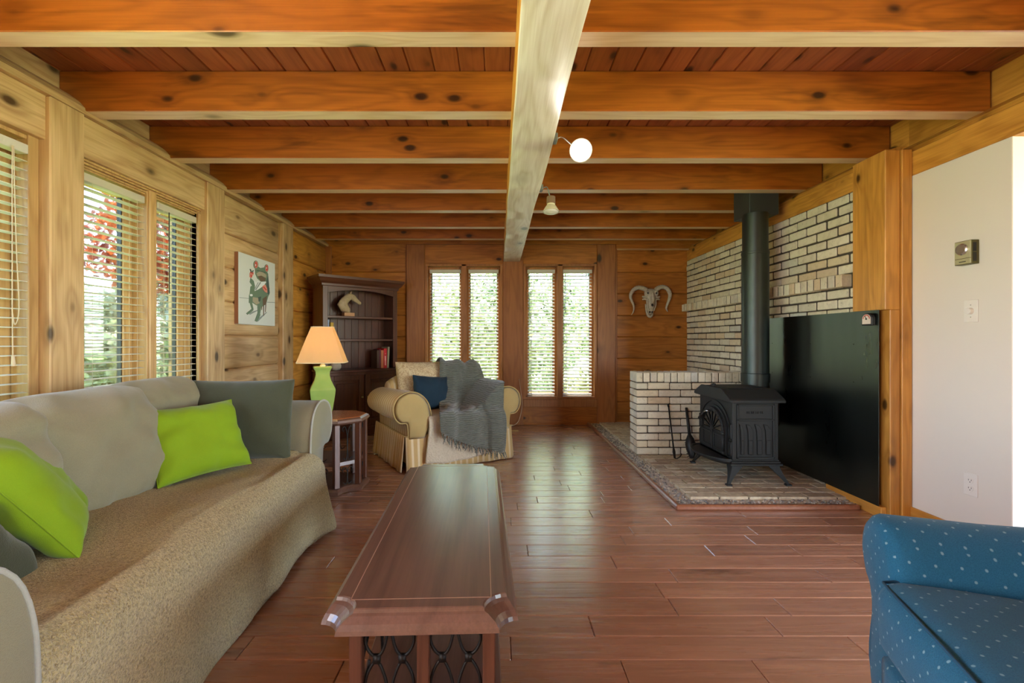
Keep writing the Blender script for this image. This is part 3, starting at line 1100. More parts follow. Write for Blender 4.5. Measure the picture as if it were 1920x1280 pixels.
def arm_obj(s, front=True):
    P = [Vector((x, 0, z)) for x, z in ARMC(s)]
    n = len(P); smp = []
    for i in range(n - 1): smp += spline([P[max(i - 1, 0)], P[i], P[i + 1], P[min(i + 2, n - 1)]], 3)[3:6]
    smp.append(P[-1])
    mb = MB()
    rings = []
    for t_ in [0, .01, .03] + [k / 12 for k in range(1, 12)] + [.985, 1]:
        y = .0 + (CD - .02) * t_
        ins = .05 if t_ in (0, 1) else (.02 if t_ in (.01, .985) else 0)
        cx = .07 if s > 0 else CW - .07
        rings.append([Vector((p.x + (cx - p.x) * ins, y, p.z + (.53 - p.z) * ins - .03 * t_ * sstep(.4, .66, p.z) + .005 * nz((p.x * 6, y * 4, p.z * 6)))) for p in smp])
    mb.loft(rings)
    mb.build('arm', M['stry'], ch, smooth='all')
    mb = MB()
    R0 = [Vector((p.x + (cx - p.x) * .06, -.004, p.z + (.53 - p.z) * .04)) for p in smp]
    R1 = [Vector((p.x + (cx - p.x) * .22, -.022, p.z + (.53 - p.z) * .16)) for p in smp]
    R2 = [Vector((p.x + (cx - p.x) * .6, -.026, p.z + (.53 - p.z) * .5)) for p in smp]
    mb.loft([R0, R1, R2])
    mb.build('arm_front', M['olive'], ch, smooth='all')
    mb = MB(); mb.tube([Vector((p.x, -.002, p.z)) for p in smp], .006, 6); mb.build('piping', M['olive'], ch, smooth='all')


arm_obj(1); arm_obj(-1)
rounded_box(.18, CW - .18, .0, .70, .24, .43, .05, .01).build('seat_cushion', M['strx'], ch, smooth='all')
# back, rounded wings
mb = MB()
def backf(u, v):
    x = .07 + (CW - .14) * u
    top = .80 - .10 * (abs(u - .5) * 2) ** 3
    a = v * 2 * PI
    yy = .76 + .11 * math.cos(a) - .06 * (abs(u - .5) * 2) ** 2
    zz_ = (.24 + top) / 2 + (top - .24) / 2 * math.copysign(abs(math.sin(a)) ** .6, math.sin(a))
    return Vector((x, yy, zz_))
rings = [[backf(u / 16, k / 24) for k in range(24)] for u in range(17)]
mb.loft(rings); mb.build('back', M['strx'], ch, smooth='all')
pillow('back_cushion', None, None, M['floral'], (1, 0, 0), (0, .22, 1), (.44, .585, .645), .62, .50, .20, parent=ch, seed=3, pin=.04, pw=4, wr=.016)
pillow('back_cushion', None, None, M['floral'], (1, .0, -.05), (0, .25, 1), (.80, .60, .615), .46, .46, .18, parent=ch, seed=12, pin=.04, pw=4, wr=.016)
# body and pleated skirt
mb = MB(); mb.box(.035, CW - .035, .02, CD - .02, .06, .30); mb.build('frame', M['olive'], ch, bev=.01)
def skirt(mb, x0, y0, x1, y1, n=26, amp=.008):
    d = Vector((x1 - x0, y1 - y0, 0)); nrm = Vector((d.y, -d.x, 0)).normalized()
    def f(u, v):
        flare = .012 + .03 * v
        wv = amp * v * math.sin(u * d.length * 34) + .006 * v * nz((u * 9, v, x0))
        return Vector((x0, y0, .30 - .292 * v)) + d * u + nrm * (flare + wv)
    mb.grid(f, n, 6)
for q in ((.02, CD, .02, .012), (CW - .02, .012, CW - .02, CD)):
    mb = MB(); skirt(mb, *q); mb.build('side_skirt', M['stry'], ch, smooth='all', solid=.006)
mb = MB(); skirt(mb, .012, .01, CW - .012, .01); mb.build('front_skirt', M['strx'], ch, smooth='all', solid=.006)
mb = MB()
for x0, y0, x1, y1 in ((.01, CD, .01, 0), (0, 0, CW, 0), (CW - .01, 0, CW - .01, CD)):
    mb.tube([(x0, y0 - .006, .302), (x1, y1 - .006, .302)], .005, 6)
mb.build('welt', M['olive'], ch, smooth='all')

CHM = Matrix.Translation(FL) @ Matrix.Rotation(ch.rotation_euler.z, 4, 'Z')
# sheepskin on the seat
def sheep(u, v):
    x = .205 + (CW - .41) * u
    s = v * 1.02
    if s < .60: y, z = .60 - s, .448
    elif s < .70:
        a = (s - .60) / .10 * PI / 2; y, z = -.0 - .04 * math.sin(a), .398 + .05 * math.cos(a)
    else: y, z = -.042 - .02 * (s - .7), .398 - (s - .7)
    lo = sstep(.7, 1.02, s)
    z += .014 * nz((u * 5, s * 5, 4)) - .02 * lo * math.sin(u * PI * 1.3 + .3)
    y -= .012 * lo * math.sin(u * 11) + .02 * lo * math.exp(-((u - .5) / .2) ** 2)
    x += -.035 * lo * (1 - u) + .03 * lo * u
    return Vector((x, y, z))
mb = MB(); mb.grid(sheep, 60, 60)
o = mb.build('sheepskin_throw', M['sheep'], None, smooth='all', solid=.02); o.matrix_world = CHM
tag(o, 'cream sheepskin-like throw on the armchair seat and front', 'throw blanket')
o = pillow('throw_pillow', 'navy blue pillow on the beige striped armchair', 'pillow', M['navy'], (1, 0, 0), (0, .2, 1), (0, 0, 0), .37, .33, .13, seed=5, pin=.06, pw=3.4)
o.matrix_world = CHM @ basis((1, .12, -.10), (.06, .28, 1), (.40, .40, .60))

# grey knitted throw: over the back cushion, seat and front
def knit(u, v):
    s = v * 1.52
    # path in (y,z): back top -> down the cushion -> seat -> over the front
    pts = [(.80, .60), (.76, .80), (.68, .895), (.56, .885), (.475, .74), (.40, .60), (.30, .505), (.12, .485), (-.02, .475), (-.085, .42), (-.10, .28), (-.095, .14)]
    cum = [0]
    for a, b in zip(pts, pts[1:]): cum.append(cum[-1] + math.dist(a, b))
    q = v * cum[-1]
    for i in range(len(pts) - 1):
        if q <= cum[i + 1] + 1e-9: break
    f = (q - cum[i]) / (cum[i + 1] - cum[i])
    pa, pb = pts[i], pts[i + 1]
    g0 = pts[max(i - 1, 0)]; g1 = pts[min(i + 2, len(pts) - 1)]
    cr = lambda a, b, c, d: .5 * ((2 * b) + (c - a) * f + (2 * a - 5 * b + 4 * c - d) * f * f + (3 * b - a - 3 * c + d) * f ** 3)
    y = cr(g0[0], pa[0], pb[0], g1[0]); z = cr(g0[1], pa[1], pb[1], g1[1])
    x0 = .31 + .42 * min(y, .62)
    x1 = .99 - .09 * sstep(.1, -.05, y) - .02 * sstep(.8, 1, v)
    x = x0 + (x1 - x0) * u
    z -= .035 * u * (1 - sstep(.2, .5, v))
    arm = sstep(.72, .95, u)
    lift = arm * sstep(.30, .42, v) * (1 - sstep(.66, .80, v))
    z += .05 * lift
    fold = sstep(.1, .3, v)
    n_ = .024 * math.sin(u * 15 + v * 7 + 3 * nz((u * 2, v * 2, 1))) * fold * (1 - .4 * v) + .022 * nz((u * 4, v * 5, 9)) + .012 * nz((u * 9, v * 11, 5))
    lo = sstep(.72, 1, v)
    y -= n_ * (.4 + lo) + .03 * lo * math.sin(u * 6 + .5) ** 2 + .02
    z += n_ * (1 - lo) * .8
    z -= lo * .02 * math.sin(u * 5)
    z += lo * .20 * (1 - u) - lo * .08 * u + .04 * lo * sstep(.9, 1, u)
    if y > -.04 and x > .64:
        at_ = [(.64, .44), (.72, .50), (.80, .585), (.86, .645), (.92, .68), (.98, .692), (1.1, .68)]
        for (a0, b0), (a1, b1) in zip(at_, at_[1:]):
            if a0 <= x <= a1: z = max(z, (b0 + (b1 - b0) * (x - a0) / (a1 - a0) + .02) * sstep(-.04, .0, y) + z * (1 - sstep(-.04, .0, y))); break
    if y < .03 and x > .74: y -= .03
    return Vector((x, y, max(z, .05)))
kt = thing('knitted_throw', 'grey knitted throw with fringe draped over the right side of the armchair', 'throw blanket', FL, ch.rotation_euler.z)
mb = MB(); mb.grid(knit, 70, 110); mb.build('cloth', M['knit'], kt, smooth='all', solid=.010)
mb = MB()
random.seed(11)
for k in range(34):
    p = knit((k + .5) / 34, 1)
    q = p + Vector((random.uniform(-.02, .02), -.008 - random.uniform(0, .02), -.03))
    r = q + Vector((random.uniform(-.02, .02), random.uniform(-.012, .006), -random.uniform(.02, .05)))
    mb.tube([p, q, r], [.006, .005, .002], 5)
mb.build('fringe', M['knit'], kt, smooth='all')

# ---- blue armchair at the right
ba = thing('armchair', 'blue rolled-arm armchair with small pale dots, lower right corner of the view', 'armchair', (1.035, 1.27, 0), math.atan2(-.327, .945))
# local x: towards the back of the chair, local y: away from the camera side arm
def blue_arm(yo):
    A = [(-.10, .08), (-.10, .30), (-.12, .42), (-.105, .50), (-.06, .565), (.0, .60), (.06, .595), (.11, .55), (.125, .49), (.10, .43), (.06, .40), (.045, .34), (.05, .2), (.05, .08)]
    P = [Vector((0, yo + a, b)) for a, b in A]
    n = len(P); smp = []
    for i in range(n - 1): smp += spline([P[max(i - 1, 0)], P[i], P[i + 1], P[min(i + 2, n - 1)]], 3)[3:6]
    smp.append(P[-1])
    mb = MB(); rings = []
    for t_, ins in [(.02, .34), (.026, .16), (.04, .05), (.055, 0)] + [(k / 10, 0) for k in range(1, 10)] + [(1, 0)]:
        x = .9 * t_
        rings.append([Vector((x + .006 * nz((x * 6, p.y * 9, p.z * 9), 1) , p.y + (yo - p.y) * ins, p.z + (.38 - p.z) * ins * .5 + .006 * nz((x * 4, p.y * 7, p.z * 7), 1.4))) for p in smp])
    mb.loft(rings)
    return mb.build('arm', M['blue'], ba, smooth='all')
blue_arm(.03); blue_arm(-.80)
def bseat():
    mb = rounded_box(-.03, .62, -.70, -.07, .29, .485, .055, .015, 2, 18)
    return mb
bseat().build('seat_cushion', M['blue'], ba, smooth='all')
mb = MB()
pts = [(-.02, -.085), (-.032, -.12), (-.034, -.65), (-.02, -.69), (.02, -.70)]
mb.tube([(.56, -.072, .465), (.1, -.072, .468), (.02, -.072, .47), (-.008, -.085, .470), (-.014, -.13, .474), (-.018, -.38, .480), (-.014, -.62, .474), (0, -.68, .47), (.06, -.70, .468)], .0036, 6)
mb.build('piping', plain('dark_blue_piping', srgb(20, 66, 90), .8), ba, smooth='all')
rounded_box(-.01, .85, -.74, -.04, .06, .275, .03, .0, 5, 8).build('base', M['blue'], ba, smooth='all')
rounded_box(.62, .92, -.76, -.0, .06, .92, .10, .01, 5, 12).build('back', M['blue'], ba, smooth='all')
mb = MB()
for x_, y_ in ((.04, -.70), (.04, -.08), (.82, -.70), (.82, -.08)):
    mb2 = MB(); mb2.box(x_ - .02, x_ + .02, y_ - .02, y_ + .02, 0, .065, bev=.003); mb2.build('foot', M['tleg'], ba)

# ------------------------------------------------------------------ tables
def cut_outline(w, h, c, n=6):
    """rectangle with concave quarter-round corners, centred"""
    pts = []
    for sx, sy, a0 in ((1, 1, -PI / 2), (-1, 1, 0), (-1, -1, PI / 2), (1, -1, PI)):
        cx, cy = sx * w / 2, sy * h / 2
        seq = []
        for k in range(n + 1):
            a = k / n * PI / 2
            seq.append((cx - sx * c * math.sin(a) , cy - sy * c * math.cos(a)))
        # from the side edge to the end edge
        if sx * sy < 0: seq = seq[::-1]
        pts += seq
    return pts


def scrolls(mb, x0, x1, z0, z1, y, M_=None, r=.0042):
    """iron scroll panel between two posts: four curls tied in the middle"""
    W, H = x1 - x0, z1 - z0
    for m in (1, -1):
        f = lambda a, b: Vector((x0 + W / 2 + m * (.5 - a) * W, y, z0 + H * b))
        up = spline([f(.5, 1.0), f(.46, .88), f(.38, .74), (f(.26, .68)), f(.12, .72), f(.035, .82), f(.09, .93), f(.2, .945), f(.22, .9)], 5)
        lo = spline([f(.5, .02), f(.48, .28), f(.42, .48), f(.26, .64), f(.10, .55), f(.035, .42), f(.08, .31), f(.18, .30), f(.2, .35)], 5)
        mb.tube(up, r, 6, M_); mb.tube(lo, r, 6, M_)
        c = f(.26, .66)
        mb.box(c.x - .009, c.x + .009, c.y - .006, c.y + .006, c.z - .010, c.z + .010, M_)


ct = thing('coffee_table', 'long dark brown coffee table with scooped corners and iron scrollwork', 'coffee table', (-.192, 1.085, 0), math.radians(2.0))
W_, L2 = .485, 1.345
def ring(w, l, c, z): return [Vector((x, y + L2 / 2, z)) for x, y in cut_outline(w, l, c)]
mb = MB()
mb.loft([ring(W_ - .06, L2 - .06, .06, .385), ring(W_ - .03, L2 - .03, .052, .392), ring(W_, L2, .048, .402), ring(W_ - .004, L2 - .004, .048, .412), ring(W_ - .016, L2 - .016, .050, .424), ring(W_ - .04, L2 - .04, .055, .437),
         ring(W_ - .052, L2 - .052, .058, .441), ring(W_ - .056, L2 - .056, .058, .449), ring(W_ - .062, L2 - .062, .058, .451)])
mb.build('tabletop', M['table'], ct)
mb = MB()
b = .066
for (a0, a1, c0, c1) in ((-W_ / 2 + b, -W_ / 2 + b + .0025, b, L2 - b), (W_ / 2 - b - .0025, W_ / 2 - b, b, L2 - b), (-W_ / 2 + b, W_ / 2 - b, b, b + .0025), (-W_ / 2 + b, W_ / 2 - b, L2 - b - .0025, L2 - b)):
    mb.box(a0, a1, c0, c1, .4505, .4516)
mb.build('inlay_line', plain('pale_inlay', srgb(160, 122, 102), .3), ct)
px_ = [-.165, .004, .170]
for yy in (.085, L2 - .085):
    for x in px_:
        mb = MB(); mb.box(x - .016, x + .016, yy - .016, yy + .016, .0, .392, bev=.003); mb.build('leg', M['tleg'], ct)
    for a, b_ in ((px_[0] + .016, -.016), (.016, px_[2] - .016)):
        mb = MB(); scrolls(mb, a, b_, .10, .388, yy); mb.build('iron_scroll', M['ironthin'], ct, smooth='all')
for x in (px_[0], px_[2]):
    mb = MB(); mb.box(x - .016, x + .016, L2 / 2 - .016, L2 / 2 + .016, 0, .392, bev=.003); mb.build('leg', M['tleg'], ct)
    for a, b_ in ((.101, L2 / 2 - .016), (L2 / 2 + .016, L2 - .101)):
        mb = MB(); scrolls(mb, a, b_, .10, .388, 0, Matrix.Translation((x, 0, 0)) @ Matrix.Rotation(PI / 2, 4, 'Z')); mb.build('iron_scroll', M['ironthin'], ct, smooth='all')
mb = MB()
mb.loft([[Vector((x, y + L2 / 2, z)) for x, y in cut_outline(.42, L2 - .09, .05)] for z in (.07, .095)])
mb.build('lower_shelf', M['table'], ct, bev=.004)

et = thing('end_table', 'octagonal wooden end table with iron scrolls, between the sofa and the beige armchair', 'end table', (-1.335, 3.44, 0), 0)
def octo(w, l, c): return [(w / 2, -l / 2 + c), (w / 2, l / 2 - c), (w / 2 - c, l / 2), (-w / 2 + c, l / 2), (-w / 2, l / 2 - c), (-w / 2, -l / 2 + c), (-w / 2 + c, -l / 2), (w / 2 - c, -l / 2)]
EW, EL, EC = .68, .46, .13
def oring(d, z): return [Vector((x, y, z)) for x, y in octo(EW - d, EL - d, EC - d * .2)]
mb = MB(); mb.loft([oring(.05, .495), oring(.02, .50), oring(0, .512), oring(.01, .528), oring(.04, .538)]); mb.build('table_edge', M['table'], et)
mb = MB(); mb.loft([oring(.045, .536), oring(.05, .541)]); mb.build('tabletop', M['etop'], et)
mb = MB(); mb.loft([oring(.08, .20), oring(.08, .225)]); mb.build('shelf', M['table'], et)
def scoop(d, z):
    out = []
    for i, (x, y) in enumerate(octo(EW - d, EL - d, EC - d * .2)):
        out.append(Vector((x, y, z)))
        if i % 2 == 1:
            x2, y2 = octo(EW - d, EL - d, EC - d * .2)[(i + 1) % 8]
            for k in (.25, .5, .75):
                q = Vector((x + (x2 - x) * k, y + (y2 - y) * k, z)); q -= Vector((math.copysign(1, q.x), math.copysign(1, q.y), 0)) * .03 * math.sin(k * PI); out.append(q)
    return out
mb = MB(); mb.loft([scoop(.01, .005), scoop(.0, .03), scoop(.03, .045), scoop(.06, .05)]); mb.build('base', M['table'], et)
op = octo(EW - .07, EL - .07, EC - .01)
for i, (x, y) in enumerate(op):
    a = math.atan2(y, x)
    mb = MB(); mb.box(-.02, .02, -.02, .02, .05, .497, Matrix.Translation((x, y, 0)) @ Matrix.Rotation(round(a / (PI / 4)) * PI / 4, 4, 'Z')); mb.build('leg', M['tleg'], et, bev=.003)
for i in range(8):
    p, q = Vector((*op[i], 0)), Vector((*op[(i + 1) % 8], 0))
    d = q - p
    Mx = Matrix.Translation(p) @ Matrix.Rotation(math.atan2(d.y, d.x), 4, 'Z')
    mb = MB()
    L = d.length
    for z0, z1 in ((.05, .205), (.225, .495)):
        for sx in ((.3, .7) if L > .25 else (.5,)):
            c = sx * L; r = min(.045, L * .2)
            mb.tube(spline([(c - r, 0, z0 + .03), (c - r * .3, 0, z0 + .015), (c, 0, z0 + (z1 - z0) * .35), (c, 0, z0 + (z1 - z0) * .65), (c - r * .5, 0, z1 - .02), (c - r * 1.1, 0, z1 - .03), (c - r * .9, 0, z1 - .055)], 4), .0035, 6, Mx)
            mb.tube(spline([(c + r, 0, z0 + .03), (c + r * .3, 0, z0 + .015), (c, 0, z0 + (z1 - z0) * .35), (c, 0, z0 + (z1 - z0) * .65), (c + r * .5, 0, z1 - .02), (c + r * 1.1, 0, z1 - .03), (c + r * .9, 0, z1 - .055)], 4), .0035, 6, Mx)
    mb.build('iron_scroll', M['ironthin'], et, smooth='all')

# ---- lamp
lamp = thing('table_lamp', 'lit table lamp with green ceramic base and cream shade, on the end table', 'table lamp', (-1.32, 3.44, .541), 0)
t = NT('green_glaze')
nn = t.noise(t.co(rnd=False), 6, 3, .6)
t.set(col=t.mix(nn, srgb(126, 160, 80), srgb(164, 186, 108)), rough=.12, coat=.6, crough=.05)
M['glaze'] = t.m
prof = [(.082, 0), (.088, .008), (.088, .016), (.100, .05), (.118, .13), (.128, .19), (.128, .196), (.112, .22), (.085, .26), (.070, .30), (.072, .33), (.088, .352), (.096, .358), (.094, .366), (.07, .368)]
mb = MB(); mb.lathe([(r * .98, z * .985) for r, z in prof], (0, 0, 0), 4, rot=PI / 4 + math.radians(22)); mb.build('lamp_base', M['glaze'], lamp, bev=.006, seg=2, smooth=True)
mb = MB(); mb.lathe([(.02, .362), (.02, .372), (.012, .378), (.02, .39), (.012, .40), (.01, .45)], seg=16); mb.build('lamp_neck', plain('cream_finial', srgb(240, 226, 190), .4), lamp, smooth=True)
t = NT('lit_shade')
df = t.n('BsdfDiffuse', {'Color': srgb(240, 214, 170)})
tl = t.n('BsdfTranslucent', {'Color': srgb(255, 222, 150)})
mx = t.n('MixShader', {0: .55, 1: df.outputs[0], 2: tl.outputs[0]})
t.t.links.new(mx.outputs[0], t.t.nodes['Material Output'].inputs['Surface'])
mb = MB()
def shade_ring(r, z, n=6):
    out = []
    for k in range(4):
        a, b2 = [Vector((r * math.cos(q), r * math.sin(q), z)) for q in (PI / 4 + math.radians(15) + k * PI / 2, PI / 4 + math.radians(15) + (k + 1) * PI / 2)]
        for i in range(n):
            p = a.lerp(b2, i / n); m_ = (a + b2) / 2; m_.z = 0
            out.append(p + m_.normalized() * r * .10 * math.sin(PI * i / n))
    return out
mb.loft([shade_ring(r, z) for r, z in ((.222, .392), (.205, .43), (.15, .55), (.098, .655))], caps=False)
mb.build('lamp_shade', t.m, lamp, solid=.002)
for r, z in ((.2225, .393), (.0985, .654)):
    mb = MB(); q = shade_ring(r, z); mb.tube(q + [q[0]], .004, 6); mb.build('shade_trim', plain('cream_trim', srgb(226, 200, 160), .8), lamp, smooth='all')
mb = MB(); mb.ball((0, 0, .50), .03, .03, .04); bulb = mb.build('bulb', None, lamp, smooth='all')
t = NT('warm_bulb'); t.set(col=(1, .8, .5, 1), emit=(1, .72, .38, 1), es=30); bulb.data.materials.clear(); bulb.data.materials.append(t.m)
l = light('lamp_bulb_light', 'POINT', (-1.32, 3.44, .541 + .50), (0, 0, 0), 7, (1, .78, .46)); l.data.shadow_soft_size = .035

# ---- bookcase
bc = thing('bookcase', 'dark mahogany bookcase with arched top and cabinet doors, across the far left corner', 'bookcase', (-1.92, 5.0, 0), math.radians(41.4))
BW, BD = .905, .30
def bbx(name, boxes, mat='dark', bev=.003, parent=bc, smooth=False):
    mb = MB()
    for q in boxes: mb.box(*q)
    return mb.build(name, M[mat], parent, bev=bev)
bbx('side_panel', [(0, .022, .0, BD, .75, 1.70)]); bbx('side_panel', [(BW - .022, BW, .0, BD, .75, 1.70)])
bbx('back_panel', [(.02 + .0005 + k * .0865, .02 + (k + 1) * .0865, BD - .015, BD - .005, .76, 1.70) for k in range(10)])
bbx('stile', [(0, .055, -.008, .012, .77, 1.70)]); bbx('stile', [(BW - .055, BW, -.008, .012, .77, 1.70)])
mb = MB()
arc = [(.055, 1.70), (.055, 1.625)] + [(.055 + (BW - .11) * k / 16, 1.625 + .045 * math.sin(PI * k / 16)) for k in range(1, 16)] + [(BW - .055, 1.625), (BW - .055, 1.70)]
mb.prism(arc, -.008, .012, 'y'); mb.build('arched_rail', M['darkX'], bc)
mb = MB()
cor = [(0, 1.69), (-.012, 1.70), (-.016, 1.722), (-.04, 1.745), (-.058, 1.775), (-.066, 1.782), (-.066, 1.81), (0, 1.81)]
rings = [[Vector(p) for p in ((-d, d2, z), (BW + d, d2, z), (BW + d, BD, z), (-d, BD, z))] for d, d2, z in [(0, -.004, 1.69), (.012, -.016, 1.70), (.016, -.02, 1.722), (.04, -.044, 1.745), (.058, -.062, 1.775), (.066, -.07, 1.782), (.066, -.07, 1.81)]]
mb.loft(rings); mb.build('cornice', M['darkX'], bc)
bbx('shelf', [(.022, BW - .022, .01, BD - .01, 1.345, 1.37)], 'darkX'); bbx('shelf', [(.022, BW - .022, .01, BD - .01, 1.085, 1.11)], 'darkX')
bbx('countertop', [(-.015, BW + .015, -.085, BD, .735, .762)], 'darkX', .006)
bbx('cabinet', [(0, BW, -.06, BD, .10, .735)]); bbx('plinth', [(-.01, BW + .01, -.07, BD, 0, .10)], 'darkX', .008)
for x0, x1, kx in ((.035, BW / 2 - .006, BW / 2 - .035), (BW / 2 + .006, BW - .035, BW / 2 + .035)):
    d = bbx('door', [(x0, x0 + .06, -.08, -.061, .13, .705), (x1 - .06, x1, -.08, -.061, .13, .705), (x0 + .06, x1 - .06, -.08, -.061, .645, .705), (x0 + .06, x1 - .06, -.08, -.061, .13, .19), (x0 + .06, x1 - .06, -.068, -.061, .19, .645), (x0 + .09, x1 - .09, -.078, -.066, .22, .615)], bev=.004)
    mb = MB(); mb.ball((kx, -.09, .45), .012); mb.build('knob', M['brass'], d, smooth='all')
BM = Matrix.Translation((-1.92, 5.0, 0)) @ Matrix.Rotation(math.radians(41.4), 4, 'Z')


def place(o, x, y, z, rz=0): o.matrix_world = BM @ Matrix.Translation((x, y, z)) @ Matrix.Rotation(rz, 4, 'Z'); return o


def book(label, x, z, w_, h, d, col, tilt=0, y0=.03, marks=None):
    t_ = thing('book', label, 'book', (0, 0, 0), 0, 'books in the dark bookcase')
    mc = plain('book_cover', srgb(*col), .5)
    mb = MB(); mb.box(0, .003, 0, d, 0, h); mb.box(w_ - .003, w_, 0, d, 0, h); mb.box(0, w_, -.003, .002, 0, h)
    mb.build('cover', mc, t_, bev=.001)
    mb = MB(); mb.box(.003, w_ - .003, .002, d - .004, .003, h - .004); mb.build('pages', M['plastic'], t_)
    if marks:
        mb = MB()
        for a, b in marks: mb.box(w_ * .3, w_ * .7, -.0042, -.003, a * h, b * h)
        mb.build('spine_lettering', plain('spine_print', srgb(250, 190, 180), .5), t_)
    t_.matrix_world = BM @ Matrix.Translation((x, y0, z)) @ Matrix.Rotation(tilt, 4, 'Y')
    return t_


book('brown book, leftmost of the five books beside the armchair back', .655, .762, .028, .215, .15, (70, 44, 24))
book('maroon book, second from the left of the five books on the cabinet top', .685, .762, .020, .225, .15, (96, 30, 40))
book('orange spined book, left of the bright red one', .707, .762, .034, .215, .15, (196, 116, 68))
book('bright red book with pale spine lettering', .743, .762, .042, .235, .16, (206, 26, 34), marks=[(.14, .2), (.22, .27), (.29, .34), (.36, .62), (.72, .735)])
book('grey-green book leaning right beside the bright red book', .785, .762, .024, .255, .16, (158, 156, 126), tilt=.05)
book('thin pale blue book standing above the lampshade', .062, 1.11, .022, .215, .15, (150, 170, 206))
book('yellow book standing above the lampshade, right of the pale blue one', .092, 1.11, .034, .185, .13, (200, 160, 30), tilt=.04)
mb = MB(); mb.lathe([(.012, 0), (.04, .005), (.055, .03), (.058, .055), (.045, .085), (.022, .105), (.014, .12), (.018, .135)], seg=28)
t = NT('speckled_vase'); nn = t.noise(t.co(rnd=False), 60, 3, .7); t.set(col=t.mix(nn, srgb(206, 200, 186), srgb(150, 142, 128)), rough=.6)
o = mb.build('vase', t.m, smooth='all'); place(o, .14, -.02, .762); tag(o, 'small round pale stoneware vase on the bookcase cabinet, behind the lampshade', 'vase')

# horse head
hh = thing('horse_head_statue', 'pale horse head sculpture on a block, on the upper bookcase shelf', 'sculpture', (0, 0, 0))
place(hh, .345, .13, 1.37)
mb = MB(); mb.box(-.062, .062, -.04, .04, 0, .045); mb.build('block', plain('pale_wood_block', srgb(206, 158, 116), .6), hh, bev=.003)
t = NT('carved_stone'); nn = t.noise(t.co(rnd=False), 30, 4, .7); t.set(col=t.mix(nn, srgb(216, 196, 160), srgb(130, 110, 82)), rough=.55); t.bump(nn, .3, .004)
def oval_path(mb, path, radii, seg=14):
    P = [Vector(p) for p in path]
    rings = []
    for i, p in enumerate(P):
        d = (P[min(i + 1, len(P) - 1)] - P[max(i - 1, 0)]).normalized()
        sd = Vector((0, 1, 0)); up = sd.cross(d).normalized()
        a, b = radii[i]
        rings.append([p + up * a * math.cos(q) + sd * b * math.sin(q) for q in [2 * PI * k / seg for k in range(seg)]])
    mb.loft(rings)
mb = MB()
oval_path(mb, [(.0, 0, .045), (.0, 0, .07), (-.045, 0, .10), (-.07, 0, .135), (-.045, 0, .18), (-.005, 0, .215), (.03, 0, .238), (.05, 0, .243)],
          [(.02, .02), (.03, .025), (.058, .035), (.062, .036), (.05, .03), (.04, .024), (.034, .022), (.02, .016)])
oval_path(mb, [(.01, 0, .25), (.03, 0, .24), (.06, 0, .222), (.09, 0, .198), (.12, 0, .176), (.145, 0, .160), (.155, 0, .153)],
          [(.016, .014), (.034, .024), (.036, .025), (.028, .021), (.022, .017), (.020, .016), (.008, .008)])
for s in (-1, 1):
    mb.tube([(.022, s * .014, .262), (.026, s * .017, .282), (.032, s * .016, .300)], [.010, .009, .002], 8)
mb.ball((.055, .02, .232), .008); mb.ball((.055, -.02, .232), .008)
oval_path(mb, [(-.10, 0, .15), (-.075, 0, .195), (-.035, 0, .235), (.005, 0, .262), (.02, 0, .262)], [(.008, .006), (.012, .008), (.012, .008), (.010, .008), (.004, .004)], 8)
mb.build('head_and_neck', t.m, hh, smooth='all')

# ---- horned skull on the end wall
sk_ = thing('ram_skull', 'silvery horned ram skull hanging on the end wall boards', 'skull', (PX(1217.5), YB - .002, PZ(563)))
t = NT('silvery_bone'); nn = t.noise(t.co(rnd=False), 45, 4, .7); t.set(col=t.mix(nn, srgb(236, 230, 214), srgb(140, 132, 116)), rough=.45); t.bump(nn, .4, .004)
BONE = t.m
s1 = 1 / 11.63 / 144.5   # one pixel of the magnified view in metres
K = lambda x, y, d=0: Vector(((x - 797) * s1, -d, (618 - y) * s1))
mb = MB()
secs = [(372, 80, .03, .035), (400, 128, .045, .05), (470, 145, .055, .06), (540, 135, .055, .065), (600, 112, .05, .065), (680, 98, .045, .06), (760, 82, .04, .055), (840, 66, .035, .05), (900, 60, .03, .045), (930, 40, .02, .04)]
rings = []
for y, hw_, th, d in secs:
    c = K(805 - (5 if y > 700 else 0), y, d * .7)
    rings.append([c + Vector((hw_ * s1 * math.cos(q), -th * max(math.sin(q), -.55) * 1.0, 0)) for q in [2 * PI * k / 20 for k in range(20)]])
mb.loft(rings)
# brow, cheek bones, nose ridge
for s in (-1, 1):
    cx = 805
    mb.ball(K(cx + s * 92, 475, .075), .034, .022, .036)
    mb.tube(spline([K(cx + s * 60, 640, .07), K(cx + s * 130, 600, .065), K(cx + s * 185, 605, .045)], 5), [.012] * 5 + [.012] * 5 + [.008], 8)
    mb.tube(spline([K(cx + s * 80, 560, .07), K(cx + s * 140, 555, .06), K(cx + s * 190, 540, .045)], 5), [.013] * 5 + [.012] * 5 + [.007], 8)
    mb.tube(spline([K(cx + s * 75, 600, .09), K(cx + s * 88, 720, .08), K(cx + s * 50, 850, .07)], 5), .007, 8)
mb.tube(spline([K(805, 470, .11), K(805, 600, .115), K(808, 700, .10)], 6), [.010 + .016 * math.sin(PI * k / 12) for k in range(13)], 10)
